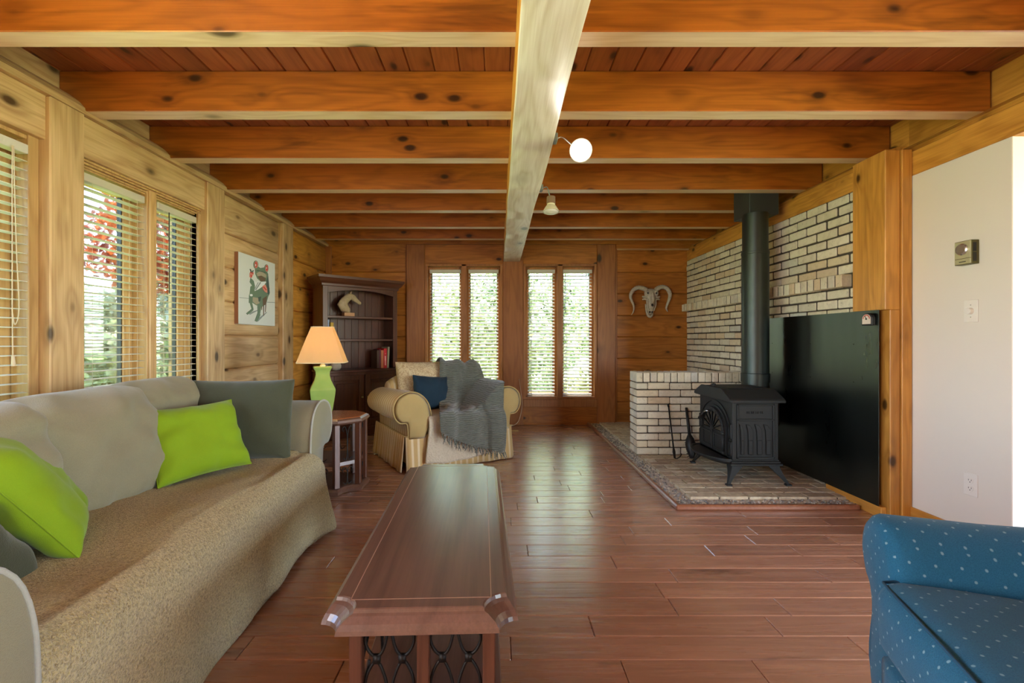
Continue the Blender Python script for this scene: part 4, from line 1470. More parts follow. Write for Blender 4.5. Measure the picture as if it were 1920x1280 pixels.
# lower jaw seen behind, open to the left
mb.tube(spline([K(700, 700, .03), K(715, 850, .035), K(745, 950, .04), (K(790, 975, .045)), K(830, 950, .04), K(850, 880, .03)], 6), [.010 + .007 * math.sin(PI * k / 30) for k in range(31)], 8)
mb.build('skull', BONE, sk_, smooth='all')
mb = MB()
for x in (712, 895): mb.ball(K(x, 475, .094), .011, .008, .012)
for x in (772, 818): mb.ball(K(x, 880, .062), .010, .012, .014)
mb.ball(K(812, 730, .088), .016, .006, .018)
mb.build('sockets', M['black'], sk_, smooth='all')
for nm, pts, rr in (('horn', [(700, 400), (620, 365), (520, 350), (430, 395), (370, 480), (360, 560), (385, 640), (420, 720), (432, 800), (415, 880), (375, 940)], [50, 48, 45, 42, 38, 32, 27, 22, 17, 12, 5]),
                    ('horn', [(905, 400), (970, 355), (1060, 335), (1150, 375), (1205, 470), (1205, 560), (1180, 640), (1145, 730), (1130, 800), (1150, 850), (1165, 870)], [50, 48, 45, 44, 40, 35, 30, 25, 20, 13, 5])):
    P = spline([K(x, y, .055 - .0 * i) for i, (x, y) in enumerate(pts)], 8)
    R = []
    for i in range(len(P)):
        f = i / 8; a = min(int(f), len(rr) - 2)
        r = (rr[a] + (rr[a + 1] - rr[a]) * (f - a)) * s1
        R.append(r * (1 + (.10 if i % 3 == 0 else -.03) * (1 if f < 7 else 0)))
    mb = MB(); mb.tube(P, R, 12); mb.build(nm, BONE, sk_, smooth='all')

# ---- frog picture
pk = thing('canvas_picture', 'white canvas picture of a green frog in a suit on the left log wall', 'picture', (-2.2, 3.877, 1.235))
PWd, PHt = .635, .613
mb = MB(); mb.box(-.034, 0, 0, PWd, 0, PHt); mb.build('canvas', plain('canvas_white', srgb(226, 230, 228), .7), pk, bev=.002)
mb = MB(); mb.box(-.033, -.001, -.0015, .0, .002, PHt - .002); mb.build('canvas_edge', plain('canvas_edge_brown', srgb(150, 100, 74), .7), pk)
mats = [plain('frog_green', srgb(112, 134, 116), .8), plain('frog_dark', srgb(76, 94, 92), .8), plain('frog_red', srgb(206, 76, 70), .8), plain('frog_pink', srgb(224, 150, 136), .8), plain('frog_beige', srgb(176, 164, 146), .8), plain('frog_grey', srgb(150, 160, 162), .8), plain('frog_white', srgb(238, 242, 246), .8), plain('frog_brown', srgb(112, 92, 76), .8)]
mb = MB()
lay = [0]
def shp(pts, mi):
    lay[0] += 1
    mb.mi = mi
    o = []
    for x, y in pts:
        s = (x - 205) / 475; top = 155 + 160 * s; bot = 1125 + 20 * s
        o.append((s * PWd, PHt * (1 - (y - top) / (bot - top))))
    mb.prism(o, .0002, .0004 + .00016 * lay[0], 'x')
def ell(cx, cy, rx, ry, mi, n=16): shp([(cx + rx * math.cos(2 * PI * k / n), cy + ry * math.sin(2 * PI * k / n)) for k in range(n)], mi)
def stroke(a, b, w1, w2, mi):
    d = Vector((b[0] - a[0], b[1] - a[1])); n = Vector((-d.y, d.x)).normalized()
    shp([(a[0] + n.x * w1, a[1] + n.y * w1), (b[0] + n.x * w2, b[1] + n.y * w2), (b[0] - n.x * w2, b[1] - n.y * w2), (a[0] - n.x * w1, a[1] - n.y * w1)], mi)
shp([(215, 768), (335, 778), (335, 784), (215, 775)], 5); shp([(565, 822), (675, 826), (675, 834), (565, 830)], 5)
stroke((330, 985), (440, 935), 16, 4, 5); stroke((430, 1075), (560, 960), 16, 4, 5)
stroke((515, 860), (515, 1010), 7, 5, 7); stroke((545, 850), (540, 960), 6, 4, 7); stroke((490, 860), (490, 930), 5, 4, 7)
shp([(345, 620), (372, 600), (440, 650), (560, 560), (598, 640), (590, 725), (575, 760), (550, 850), (500, 885), (420, 870), (345, 820), (332, 740)], 0)
shp([(545, 450), (575, 440), (600, 700), (590, 730), (560, 700)], 1)
shp([(345, 500), (400, 560), (405, 640), (375, 620), (335, 560)], 0)
shp([(372, 760), (440, 770), (460, 840), (420, 862), (370, 820)], 4); shp([(500, 780), (560, 740), (548, 850), (505, 880)], 7)
shp([(440, 760), (480, 750), (470, 810), (445, 820)], 1)
stroke((350, 730), (345, 840), 22, 20, 0); stroke((348, 830), (372, 930), 14, 10, 0); stroke((372, 925), (300, 990), 14, 12, 0)
stroke((460, 850), (448, 1000), 28, 14, 0); stroke((452, 985), (412, 1085), 22, 16, 0)
ell(352, 735, 18, 16, 6, 12)
shp([(380, 520), (410, 570), (432, 545), (470, 560), (545, 550), (520, 600), (450, 650), (395, 680), (400, 610)], 6)
stroke((470, 560), (405, 665), 8, 8, 5); stroke((440, 560), (390, 660), 5, 5, 5)
shp([(400, 385), (440, 350), (470, 370), (520, 360), (560, 405), (572, 470), (545, 548), (480, 552), (430, 510), (405, 450)], 0)
shp([(415, 440), (470, 405), (550, 460), (545, 500), (480, 470), (430, 480)], 4); shp([(430, 480), (480, 470), (540, 510), (530, 545), (470, 545)], 7)
stroke((420, 400), (540, 430), 5, 5, 1)
ell(410, 325, 29, 56, 0); ell(410, 325, 22, 48, 3); ell(408, 325, 15, 40, 2); ell(404, 330, 6, 16, 6, 10)
ell(551, 372, 26, 52, 0); ell(552, 372, 20, 46, 3); ell(552, 370, 14, 38, 2); ell(548, 368, 5, 12, 6, 10)
shp([(335, 440), (350, 420), (382, 430), (375, 460), (350, 500), (332, 490)], 3); stroke((340, 430), (372, 445), 8, 8, 2); stroke((345, 460), (350, 500), 7, 7, 2)
stroke((338, 385), (355, 430), 4, 5, 1); stroke((376, 400), (365, 430), 3, 3, 1)
shp([(495, 610), (530, 590), (555, 640), (560, 700), (530, 690), (500, 650)], 3); stroke((505, 620), (545, 665), 8, 8, 2)
mb.build('painting', mats, pk)
# ------------------------------------------------------------------ wood stove
SX0, SX1, SY0, SY1, SZ = 1.725, 2.065, 3.385, 3.93, .038
st = thing('wood_stove', 'black cast iron wood stove with arched door and four splayed legs on the hearth', 'wood stove', ((SX0 + SX1) / 2, (SY0 + SY1) / 2, SZ))
OX, OY = -(SX0 + SX1) / 2, -(SY0 + SY1) / 2
def S_(m): return Matrix.Translation((OX, OY, 0)) if m is None else Matrix.Translation((OX, OY, 0)) @ m
T0 = Matrix.Translation((OX, OY, 0))
Z0, Z1 = .17, .60     # body bottom and top above the hearth
mb = MB(); mb.box(SX0, SX1, SY0, SY1, Z0, Z1, T0, bev=.004); mb.build('body', M['iron'], st)
mb = MB()
for d, a, b in ((.022, Z0 - .035, Z0 - .018), (.012, Z0 - .018, Z0 - .004), (.004, Z0 - .004, Z0 + .008)):
    mb.box(SX0 - d, SX1 + d, SY0 - d, SY1 + d, a, b, T0, bev=.003)
mb.build('bottom_plate', M['iron'], st)
# top with sloping shoulders at both ends
mb = MB()
prof = [(SY0 - .035, Z1), (SY0 - .035, Z1 + .018), (SY0 - .02, Z1 + .03), (SY0 + .10, Z1 + .088), (SY1 - .10, Z1 + .088), (SY1 + .02, Z1 + .03), (SY1 + .035, Z1 + .018), (SY1 + .035, Z1)]
mb.prism(prof, SX0 - .015, SX1 + .035, 'x', T0)
mb.build('top_shroud', M['iron'], st, bev=.003)
mb = MB()
for dx, w_ in ((-.034, .012), (-.028, .006)):
    pr = [(a + (.004 if w_ > .01 else 0), b + (.004 if dx < -.03 else .0)) for a, b in prof]
    inner = [(SY1 + .02, Z1 - .012), (SY0 - .02, Z1 - .012)]
    mb.prism(pr, SX0 + dx, SX0 + dx + .016, 'x', T0)
mb.build('front_lip', M['iron'], st, bev=.003)
mb = MB(); mb.box(SX0 + .03, SX1 - .05, SY0 + .12, SY1 - .12, Z1 + .088, Z1 + .094, T0, bev=.003); mb.build('griddle_plate', M['iron'], st)
mb = MB(); mb.lathe([(.012, 0), (.012, .012), (.018, .014), (.018, .022)], (SX0 + .012 + OX, (SY0 + SY1) / 2 + OY + .05, Z1 + .088), 12); mb.build('top_knob', M['iron'], st, smooth=True)
# flue box behind the top
mb = MB(); mb.box(SX1 - .02, 2.29, SY1 - .20, SY1 + .08, Z1 - .24, Z1 + .02, T0, bev=.01); mb.build('flue_box', M['iron'], st)
PXc, PYc = 2.17, 3.88
mb = MB(); mb.lathe([(.118, 0), (.118, .02), (.107, .024), (.107, .06)], (PXc + OX, PYc + OY, Z1 + .02), 32); mb.build('flue_collar', M['iron'], st, smooth=True)
# legs: curved and splayed
for sx in (0, 1):
    for sy in (0, 1):
        X = SX1 if sx else SX0; Y = SY1 if sy else SY0
        ox = 1 if sx else -1; oy = 1 if sy else -1
        rings = []
        for t_ in [k / 8 for k in range(9)]:
            z = Z0 - .03 - (Z0 - .03) * t_
            out = .004 + .058 * t_ ** 1.3
            w1 = .07 * (1 - t_) ** 1.6 + .020
            cx, cy = X + ox * out, Y + oy * out * .8
            rings.append([Vector((cx, cy, z)), Vector((cx - ox * w1, cy, z)), Vector((cx - ox * w1, cy - oy * .016, z)), Vector((cx - ox * .016, cy - oy * .016, z)), Vector((cx - ox * .016, cy - oy * w1, z)), Vector((cx, cy - oy * w1, z))])
        mb = MB(); mb.loft([[T0 @ p for p in r] for r in rings]); mb.box(X + ox * .062 - .02 - (0 if ox < 0 else .016) + (.016 if ox < 0 else 0), X + ox * .062 + .02 - (0 if ox < 0 else .016) + (.016 if ox < 0 else 0), Y + oy * .05 - .018 - oy * .012, Y + oy * .05 + .018 - oy * .012, 0, .012, T0)
        mb.build('leg', M['iron'], st, bev=.002)
# camera-facing side: framed head panel, drapery folds
mb = MB()
f0, f1 = SX0 + .03, SX1 - .03
yF = SY0
for (a, b, c, d) in ((f0, f1, Z1 - .025, Z1 - .012), (f0, f1, Z1 - .135, Z1 - .12), (f0, f1, Z0 + .015, Z0 + .03), (f0, f0 + .014, Z0 + .015, Z1 - .012), (f1 - .014, f1, Z0 + .015, Z1 - .012)):
    mb.box(a, b, yF - .010, yF + .002, c, d, T0, bev=.003)
mb.build('side_moulding', M['iron'], st)
mb = MB()
for k, x in enumerate((f0 + .03, f0 + .085, f0 + .15, f0 + .215)):
    w_ = (.022, .034, .036, .036)[k]
    mb.box(x, x + w_, yF - .014, yF + .002, Z0 + .045, Z0 + .155, T0, bev=.005)
    mb.prism([(x, Z0 + .15), (x + w_, Z0 + .15), (x + w_ * .95, Z1 - .20), (x + w_ * .2, Z1 - .165), (x - w_ * .5, Z1 - .16), (x - w_ * .1, Z1 - .21)], yF - .010, yF + .002, 'y', T0)
mb.build('drapery_relief', M['iron'], st, bev=.002)
mb = MB()
for k in range(8):
    x = f0 + .075 + k * .0165
    mb.box(x, x + .003, yF - .004, yF + .001, Z1 - .082, Z1 - .066, T0)
    if k % 3 != 1: mb.box(x, x + .010, yF - .004, yF + .001, Z1 - .069, Z1 - .066, T0)
    if k % 2: mb.box(x, x + .010, yF - .004, yF + .001, Z1 - .082, Z1 - .079, T0)
    else: mb.box(x + .008, x + .011, yF - .004, yF + .001, Z1 - .082, Z1 - .070, T0)
mb.build('worn_raised_lettering', M['iron'], st)
# door face (towards -X): raised arch frame, fan window, two lower panels
XF = SX0
cy = (SY0 + SY1) / 2
def archpts(r, zc, zb, n=20, c=cy):
    return [(c - r, zb)] + [(c - r * math.cos(PI * k / n), zc + r * .88 * math.sin(PI * k / n)) for k in range(n + 1)] + [(c + r, zb)]
def archring(mb, r0, r1, zc, zb, x0, x1):
    A, B = archpts(r0, zc, zb), archpts(r1, zc, zb)
    n = len(A)
    for i in range(n - 1):
        q = [A[i], A[i + 1], B[i + 1], B[i]]
        vs = [mb.bm.verts.new(T0 @ Vector((x, p[0], p[1]))) for x in (x0, x1) for p in q]
        for f in ((0, 1, 2, 3), (4, 7, 6, 5), (0, 4, 5, 1), (2, 6, 7, 3), (0, 3, 7, 4), (1, 5, 6, 2)): mb._f([vs[k] for k in f])
ZA = Z0 + .185
mb = MB()
archring(mb, .252, .238, ZA + .01, Z0 + .02, XF - .010, XF + .002)
archring(mb, .205, .222, ZA, Z0 + .02, XF - .014, XF + .002)
mb.build('arch_moulding', M['iron'], st)
for s in (-1, 1):
    mb = MB()
    for z0_, z1_ in ((Z0 + .03, Z0 + .14), (Z0 + .155, Z0 + .27)):
        y0_ = cy + s * .247
        mb.box(XF - .010, XF + .002, y0_ - .018, y0_ - .012, z0_, z1_, T0); mb.box(XF - .010, XF + .002, y0_ + .012, y0_ + .018, z0_, z1_, T0)
        mb.box(XF - .010, XF + .002, y0_ - .018, y0_ + .018, z0_, z0_ + .006, T0); mb.box(XF - .010, XF + .002, y0_ - .018, y0_ + .018, z1_ - .006, z1_, T0)
    mb.build('corner_panel', M['iron'], st)
door = MB()
door.prism(archpts(.20, ZA, Z0 + .025), XF - .018, XF - .001, 'x', T0)
do = door.build('door', M['iron'], st, bev=.003)
mb = MB(); archring(mb, .17, .20, ZA, ZA - .02, XF - .034, XF - .016); mb.build('door_hood', M['iron'], do, bev=.003)
t = NT('stove_glass'); t.set(col=srgb(20, 18, 16), rough=.1, spec=.6); 
mb = MB(); mb.prism([(cy - .155, ZA)] + [(cy - .155 * math.cos(PI * k / 20), ZA + .14 * math.sin(PI * k / 20)) for k in range(21)], XF - .022, XF - .017, 'x', T0); mb.build('fan_window', t.m, do)
mb = MB()
for k in range(9):
    a = PI * k / 8
    mb.tube([T0 @ Vector((XF - .026, cy, ZA + .004)), T0 @ Vector((XF - .026, cy - .158 * math.cos(a), ZA + .004 + .142 * math.sin(a)))], .0035, 6)
mb.ball(T0 @ Vector((XF - .028, cy, ZA + .004)), .008, .018, .018)
mb.build('window_bars', M['iron'], do, smooth='all')
for s in (-1, 1):
    mb = MB()
    y0_, y1_ = sorted((cy + s * .018, cy + s * .165))
    mb.box(XF - .026, XF - .016, y0_, y0_ + .012, Z0 + .045, ZA - .02, T0); mb.box(XF - .026, XF - .016, y1_ - .012, y1_, Z0 + .045, ZA - .02, T0)
    mb.box(XF - .026, XF - .016, y0_, y1_, Z0 + .045, Z0 + .057, T0); mb.box(XF - .026, XF - .016, y0_, y1_, ZA - .032, ZA - .02, T0)
    mb.build('door_panel', M['iron'], do, bev=.002)
mb = MB(); mb.box(XF - .03, XF - .016, cy - .007, cy + .007, Z0 + .03, ZA, T0, bev=.003); mb.build('door_bar', M['iron'], do)
mb = MB(); mb.tube([T0 @ Vector(p) for p in ((XF - .03, cy - .19, Z0 + .04), (XF - .03, cy - .19, ZA - .01))], .011, 10); mb.ball(T0 @ Vector((XF - .03, cy - .19, ZA)), .014); mb.ball(T0 @ Vector((XF - .03, cy - .19, Z0 + .04)), .014); mb.build('hinge_column', M['iron'], do, smooth='all')
mb = MB(); mb.tube([T0 @ Vector(p) for p in ((XF - .03, cy + .02, ZA + .135), (XF - .055, cy + .03, ZA + .14), (XF - .06, cy + .07, ZA + .12))], .006, 8); mb.build('handle_shaft', M['steel'], do, smooth='all')
mb = MB(); mb.tube([T0 @ Vector(p) for p in ((XF - .06, cy + .07, ZA + .12), (XF - .07, cy + .13, ZA + .065))], [.008, .011], 8); mb.build('handle_grip', M['black'], do, smooth='all')
# ash lip
mb = MB()
def lip(r, z, e=0): return [T0 @ Vector((XF - .005 - max(0, (r) * math.sin(PI * k / 24)), cy - (SY1 - SY0) / 2 * (1 - e) * math.cos(PI * k / 24), z)) for k in range(25)]
mb.loft([lip(.11, Z0 - .03, .08), lip(.145, Z0 - .012), lip(.155, Z0 + .0), lip(.155, Z0 + .012), lip(.14, Z0 + .012, .03), lip(.125, Z0 + .002, .06)]); mb.build('ash_lip', M['iron'], st)

# ---- stovepipe and ceiling box
sp = thing('stovepipe', 'black stovepipe rising from the wood stove to a square box under the ceiling', 'stovepipe', (PXc, PYc, SZ + Z1 + .08))
zb = SZ + Z1 + .08
zt = 2.15
mb = MB(); mb.lathe([(.1045, 0), (.1045, 1.10), (.1075, 1.102), (.1075, 1.118), (.1045, 1.12), (.1045, 1.135)], (0, 0, 0), 40); mb.build('lower_pipe', M['pipe'], sp, smooth=True)
mb = MB(); mb.lathe([(.0985, 1.13), (.0985, zt - zb + .01)], (0, 0, 0), 40); mb.build('upper_pipe', M['pipe'], sp, smooth=True)
mb = MB(); mb.lathe([(.111, .03), (.111, .10), (.104, .104)], (0, 0, 0), 40); mb.build('lower_collar', M['pipe'], sp, smooth=True)
sb = thing('pipe_support_box', 'square black metal box around the stovepipe top, between two crossbeams', 'chimney box', (PXc + .045, 3.955, zt))
mb = MB(); mb.box(-.122, .122, -.13, .13, 0, ZC - zt - .002); mb.build('box', plain('dark_grey_metal', srgb(62, 68, 68), .45, .4), sb, bev=.003)

# ---- heat shield sheet
sh = thing('heat_shield', 'large glossy black metal sheet standing against the brick wall beside the stove', 'heat shield', (2.35, 2.835, .071))
mb = MB(); mb.box(-.002, .002, 0, 1.32, 0, 1.215); mb.build('sheet', M['sheet'], sh)
mb = MB()
for y in (.2, .62, 1.1):
    for z in (.75, 1.0): mb.box(.002, .08, y - .01, y + .01, z - .01, z + .01)
    for z in (.75, 1.0): mb.ball((-.002, y, z), .004, seg=8)
mb.build('spacer', M['black'], sh)
th = thing('thermometer', 'small half-round stove thermometer with red and white dial on the black sheet', 'thermometer', (2.346, 2.895, 1.232))
def dpts(r, n=18): return [(-r, -.035 * r / .036)] + [(-r * math.cos(PI * k / n), r * .9 * math.sin(PI * k / n)) for k in range(n + 1)] + [(r, -.035 * r / .036)]
mb = MB(); mb.prism([(a, b) for a, b in dpts(.041)], -.024, 0, 'x'); mb.build('case', M['black'], th, bev=.002)
mb = MB(); mb.prism(dpts(.033), -.0255, -.0235, 'x'); mb.build('dial', plain('dial_white', srgb(220, 204, 190), .5), th)
mb = MB()
for k in range(11):
    a = PI * (k + .5) / 11
    mb.box(-.0262, -.0252, -.0028, .0028, .021, .028, Matrix.Rotation(a - PI / 2, 4, 'X'))
mb.build('dial_marks', plain('dial_red', srgb(190, 60, 40), .5), th)
mb = MB(); mb.box(-.028, -.0256, -.0015, .0015, 0, .022, Matrix.Rotation(-.5, 4, 'X')); mb.lathe([(.006, 0), (.006, .003)], seg=10, M=Matrix.Translation((-.025, 0, 0)) @ Matrix.Rotation(-PI / 2, 4, 'Y')); mb.build('needle', M['black'], th)

# ---- fire tools leaning on the half wall
pk_ = thing('fire_poker', 'thin black fire poker leaning on the brick half wall', 'fire poker', (1.66, 4.20, .038))
a = at(1254, 763, 4.225); b = at(1266, 852, 4.08)
mb = MB()
P0, P1 = Vector((a.x, 4.228, a.z)) - Vector((1.66, 4.20, .038)), Vector((b.x, 4.09, .045)) - Vector((1.66, 4.20, .038))
mb.tube([P0, P0.lerp(P1, .5), P1], .007, 8); mb.tube([P0.lerp(P1, .80), P0.lerp(P1, .88), P1], [.008, .014, .009], 8)
mb.build('shaft', M['ironthin'], pk_, smooth='all')
mb = MB(); mb.tube(spline([P1, P1 + Vector((.012, -.01, .0)), P1 + Vector((.045, 0, .012)), P1 + Vector((.07, .02, .035))], 4), .004, 6); mb.tube([P0, P0 + Vector((-.006, 0, .02)), P0 + Vector((.004, 0, .03))], [.009, .009, .006], 8); mb.build('hook', M['ironthin'], pk_, smooth='all')
fb = thing('fire_brush', 'black hearth brush leaning on the brick half wall, between poker and stove', 'hearth brush', (1.80, 4.20, .038))
a = at(1287, 764, 4.225); b = at(1298, 848, 4.08)
P0, P1 = Vector((a.x, 4.228, a.z)) - Vector((1.80, 4.20, .038)), Vector((b.x, 4.08, .045)) - Vector((1.80, 4.20, .038))
mb = MB(); mb.tube([P0, P0.lerp(P1, .55)], [.011, .014], 10); mb.build('handle', M['black'], fb, smooth='all')
mb = MB(); mb.tube([P0.lerp(P1, t_) for t_ in (.53, .62, .72, .82, .92, 1)], [.014, .034, .046, .044, .030, .02], 12)
for k in range(60):
    t_ = random.uniform(.6, .98); c = P0.lerp(P1, t_); a_ = random.uniform(0, 2 * PI); r = .05
    mb.tube([c, c + Vector((r * math.cos(a_), r * math.sin(a_) * .4, -.02))], [.004, .001], 4)
mb.build('bristles', M['black'], fb, smooth='all')

# ---- wall fittings on the white partition (X = 2.52 faces the room)
XW = 2.5195
def fit(name, label, cat, px, py): p = onx(px, py, XW); return thing(name, label, cat, (XW, p.y, p.z))
th2 = fit('thermostat', 'square brass coloured thermostat with round dial on the white wall', 'thermostat', 1820, 474)
mb = MB(); mb.box(-.042, 0, -.045, .045, -.063, .063, bev=.002); mb.build('case', plain('thermostat_bronze', srgb(92, 86, 48), .4, .5), th2)
mb = MB(); mb.box(-.0445, -.0415, -.042, .042, -.030, .060, bev=.001); mb.box(-.0445, -.0415, -.042, .042, -.060, -.032, bev=.001); mb.build('face_plate', plain('thermostat_face', srgb(196, 190, 150), .35, .4), th2)
Rx = Matrix.Rotation(-PI / 2, 4, 'Y')
mb = MB(); mb.lathe([(.031, 0), (.031, .006), (.026, .010), (.026, .013), (.0, .013)], seg=28, M=Matrix.Translation((-.0445, 0, .018)) @ Rx); mb.build('dial', M['steel'], th2, smooth=True)
mb = MB()
for a in (-.02, 0): mb.box(-.034, -.016, -.0458, -.0445, -.05 + (a + .02) * 2.6, -.004 + (a + .02) * 2.6)
mb.box(-.0448, -.044, -.018, .018, -.050, -.046); mb.build('vent_slot', M['black'], th2)
sw = fit('dimmer_switch', 'white dimmer switch plate with round knob on the white wall', 'light switch', 1822, 583)
mb = MB(); mb.box(-.006, 0, -.036, .036, -.060, .060, bev=.002); mb.build('plate', M['plastic'], sw)
mb = MB(); mb.lathe([(.018, 0), (.017, .018), (.014, .020)], seg=24, M=Matrix.Translation((-.006, 0, 0)) @ Rx); mb.build('knob', M['plastic'], sw, smooth=True)
mb = MB()
for z in (-.032, .032): mb.ball((-.006, 0, z), .003, seg=8)
mb.build('screw', M['greyw'], sw)
ol = fit('wall_outlet', 'white double socket low on the white wall', 'socket', 1821, 908)
mb = MB(); mb.box(-.005, 0, -.036, .036, -.060, .060, bev=.002); mb.build('plate', M['plastic'], ol)
for z in (-.021, .021):
    mb = MB(); mb.lathe([(.0165, 0), (.0165, .002)], seg=20, M=Matrix.Translation((-.005, 0, z)) @ Rx); r_ = mb.build('receptacle', M['plastic'], ol)
    mb = MB(); mb.box(-.0078, -.0068, -.008, -.006, z - .001, z + .007); mb.box(-.0078, -.0068, .006, .008, z - .001, z + .007); mb.lathe([(.0026, 0), (.0026, .001)], seg=8, M=Matrix.Translation((-.0068, 0, z - .008)) @ Rx); mb.build('slots', M['black'], r_)

# ---- spot lights on the central beam
def spot(label, Y, headpos, face, lit):
    base = Vector((.279, Y, 2.135))
    t_ = thing('spot_light', label, 'spot light', base, 0, None)
    mb = MB(); mb.box(0, .022, -.03, .03, -.02, .02, bev=.004); mb.build('mount', M['alum'], t_)
    hp = Vector(headpos) - base
    f = Vector(face).normalized()
    back = hp - f * .085
    mb = MB(); mb.tube(spline([(.02, 0, 0), (.05, 0, .006), back.lerp(Vector((.05, 0, .006)), .4), back], 5), .004, 6); mb.build('arm', M['steel'] if lit else M['alum'], t_, smooth='all')
    q = f.to_track_quat('Z', 'Y').to_matrix().to_4x4(); q.translation = hp
    mb = MB(); mb.lathe([(.026, -.095), (.028, -.04), (.034, -.035), (.055, 0), (.056, .004), (.052, .004), (.032, -.03), (.024, -.036)], seg=28, M=q); mb.build('shade', plain('spot_shade', srgb(196, 188, 160) if not lit else srgb(210, 208, 200), .5), t_, smooth=True)
    mb = MB(); mb.lathe([(.029, -.100), (.030, -.05)], seg=20, M=q); mb.build('socket', plain('spot_socket', srgb(110, 86, 66) if not lit else srgb(190, 190, 186), .5), t_, smooth=True)
    t = NT('spot_bulb')
    if lit: t.set(col=(1, 1, 1, 1), emit=(1, .97, .93, 1), es=12)
    else: t.set(col=srgb(200, 196, 186), rough=.3)
    mb = MB(); mb.lathe([(.050, -.006), (.050, .003), (.035, .012), (.0, .016)], seg=28, M=q); mb.build('bulb', t.m, t_, smooth='all')
    if lit:
        l = light('spot_bulb_light', 'SPOT', Vector(headpos) + f * .03, f.to_track_quat('-Z', 'Y').to_euler(), 3, (1, .95, .88)); l.data.spot_size = 1.7; l.data.spot_blend = .6; l.data.shadow_soft_size = .05
    return t_


spot('lit spot light glaring at the camera, on the right side of the pale central beam', 2.36, at(1089, 282, 2.28), (-.14, -1, -.30), True)
spot('unlit spot light pointing down beside the pale central beam, farther from the camera', 3.13, at(1033, 396, 3.1), (-.02, -.12, -1), False)

# floor vent and cable by the armchair
mb = MB(); mb.box(-.05, .05, -.03, .03, 0, .006, bev=.002)
for k in range(3): mb.box(.0 + k * .012, .006 + k * .012, -.018, .018, .006, .008)
o = mb.build('floor_outlet', plain('beige_plate', srgb(196, 172, 128), .5)); o.location = (.19, 5.55, 0); tag(o, 'small beige cover plate on the floor beside the armchair', 'floor outlet')
mb = MB(); mb.tube(spline([(.26, 5.90, .60), (.30, 5.89, .30), (.27, 5.88, .10), (.20, 5.87, .012), (.05, 5.86, .008), (-.05, 5.7, .008)], 6), .0035, 6)
tag(mb.build('power_cord', M['cord'], smooth='all'), 'thin pale cord running down the wall to the floor behind the armchair', 'cord')

# ------------------------------------------------------------------ outside
t = NT('grass'); nn = t.noise(t.co(rnd=False), 3, 5, .7); t.set(col=t.mix(nn, srgb(120, 150, 60), srgb(170, 186, 96)), rough=.95)
mb = MB()
mb.grid(lambda u, v: Vector((-40 + 80 * u, -20 + 80 * v, -.35 + .25 * nz((u * 20, v * 20, 0)))), 40, 40)
o = mb.build('lawn', t.m, smooth='all'); tag(o, kind='structure')


def leafmat(name, c1, c2):
    t = NT(name)
    g = t.n('NewGeometry').outputs['Random Per Island']
    c = t.mix(g, c1, c2)
    df = t.n('BsdfDiffuse', {'Color': c}); tl = t.n('BsdfTranslucent', {'Color': c})
    mx = t.n('MixShader', {0: .35, 1: df.outputs[0], 2: tl.outputs[0]})
    t.t.links.new(mx.outputs[0], t.t.nodes['Material Output'].inputs['Surface'])
    return t.m


LG = leafmat('leaf_green', srgb(128, 142, 98), srgb(238, 238, 210))
LD = leafmat('leaf_deep_green', srgb(66, 88, 50), srgb(140, 158, 96))
LR = leafmat('leaf_red', srgb(110, 30, 30), srgb(224, 120, 70))
LB = leafmat('leaf_blue_green', srgb(70, 96, 92), srgb(120, 146, 140))
BK = plain('bark', srgb(70, 56, 44), .9)


def tree(name, label, cat, x, y, r, h, zc, mat, n=2600, leaf=.09, grp=None, trunk=True, seed=0):
    rnd = random.Random(seed)
    t_ = thing(name, label, cat, (x, y, -.3), 0, grp)
    vs, fs = [], []
    for i in range(n):
        th_, ph = rnd.uniform(0, 2 * PI), math.acos(rnd.uniform(-1, 1))
        d = Vector((math.sin(ph) * math.cos(th_), math.sin(ph) * math.sin(th_), math.cos(ph)))
        k = (.55 + .45 * rnd.random() ** .5) * (1 + .35 * noise.noise(d * 2.2 + Vector((seed, 0, 0))))
        c = Vector((d.x * r * k, d.y * r * k, zc + .3 + d.z * h * k))
        if c.z < .05: continue
        s = leaf * rnd.uniform(.6, 1.4)
        a = Vector((rnd.gauss(0, 1), rnd.gauss(0, 1), rnd.gauss(0, 1))).normalized()
        b = a.cross(Vector((rnd.gauss(0, 1), rnd.gauss(0, 1), rnd.gauss(0, 1)))).normalized()
        i0 = len(vs)
        vs += [c + a * s, c + b * s * .55, c - a * s, c - b * s * .55]
        fs.append((i0, i0 + 1, i0 + 2, i0 + 3))
    me = bpy.data.meshes.new('foliage'); me.from_pydata([tuple(v) for v in vs], [], fs)
    link('foliage', me, mat, t_)
    if trunk:
        mb = MB(); mb.tube([(0, 0, 0), (.05, .03, zc * .5), (0, 0, zc + .3)], [.13, .10, .05], 8)
        for k in range(5):
            a = k * 1.3; mb.tube([(0, 0, zc * .6 + k * .1), (r * .5 * math.cos(a), r * .5 * math.sin(a), zc + .3 + h * .3)], [.05, .02], 6)
        mb.build('trunk', BK, t_, smooth='all')
    return t_


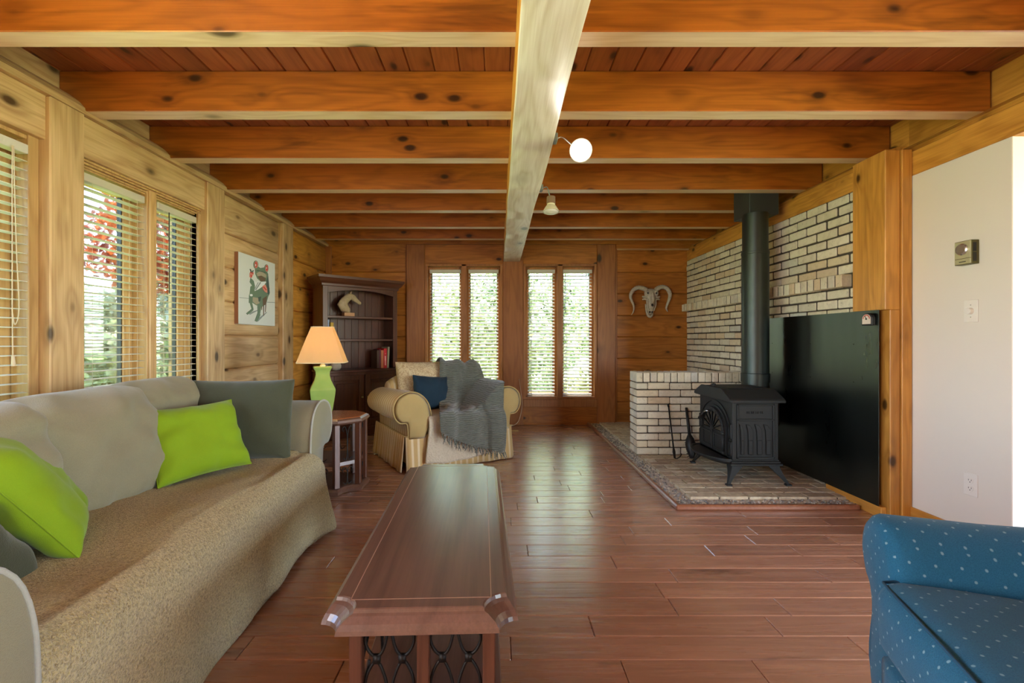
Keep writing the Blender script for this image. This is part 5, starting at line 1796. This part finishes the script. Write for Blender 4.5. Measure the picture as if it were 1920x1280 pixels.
tree('shrub', 'tall bright green shrub seen through the leftmost end wall window', 'shrub', -1.6, 10.2, 1.3, 1.7, 1.3, LG, 5200, .075, 'greenery behind the end wall windows', False, 1)
tree('shrub', 'tall bright green shrub seen through the second end wall window from the left', 'shrub', -.2, 10.8, 1.3, 1.8, 1.4, LG, 5200, .075, 'greenery behind the end wall windows', False, 2)
tree('shrub', 'leafy green shrub seen through the third end wall window', 'shrub', 1.2, 10.6, 1.3, 1.7, 1.3, LG, 5200, .075, 'greenery behind the end wall windows', False, 3)
tree('shrub', 'low spiky green shrub seen at the foot of the rightmost end wall window', 'shrub', 1.75, 8.6, .6, .55, .15, LG, 2600, .08, 'greenery behind the end wall windows', False, 4)
tree('tree', 'dark green tree in the distance behind the left shrubs of the end wall windows', 'tree', -1.0, 14.5, 2.6, 3.2, 3.4, LD, 5200, .13, 'greenery behind the end wall windows', True, 5)
tree('tree', 'dark green tree in the distance behind the right shrubs of the end wall windows', 'tree', 2.6, 14.0, 2.5, 3.0, 3.2, LD, 5200, .13, 'greenery behind the end wall windows', True, 6)
tree('red_maple', 'red-leaved maple seen through the right half of the double window', 'tree', -6.7, 10.4, 1.9, 2.0, 3.4, LR, 8000, .085, None, True, 7)
tree('shrub', 'bright green shrub below the red maple outside the double window', 'shrub', -6.2, 8.6, 1.7, 1.25, .8, LG, 6000, .075, 'greenery outside the left windows', False, 8)
tree('shrub', 'green shrub outside the left half of the double window', 'shrub', -7.4, 8.2, 1.3, 1.1, .9, LG, 5200, .075, 'greenery outside the left windows', False, 9)
tree('tree', 'deep green tree behind the red maple outside the left windows', 'tree', -7.6, 14.5, 2.4, 2.4, 2.2, LD, 5200, .12, 'greenery outside the left windows', True, 10)
hs = thing('garden_shed', 'blue-grey clad shed outside the window at the left edge of the view', 'shed', (-6.4, 5.0, -.3))
mb = MB()
for k in range(12): mb.box(-1.4, 0, -.9, .95, .3 * k, .3 * k + .295, bev=.006)
mb.build('cladding', plain('shed_blue_grey', srgb(104, 124, 134), .7), hs)
mb = MB(); mb.box(0, .04, -.92, -.82, 0, 3.6); mb.box(0, .04, .85, .97, 0, 3.6); mb.box(0, .04, -.05, .05, 0, 3.6); mb.build('corner_board', M['plastic'], hs)
mb = MB(); mb.prism([(-1.7, 3.5), (.3, 3.5), (-.7, 4.3)], -1.1, 1.15, 'y'); mb.build('roof', M['alum'], hs)
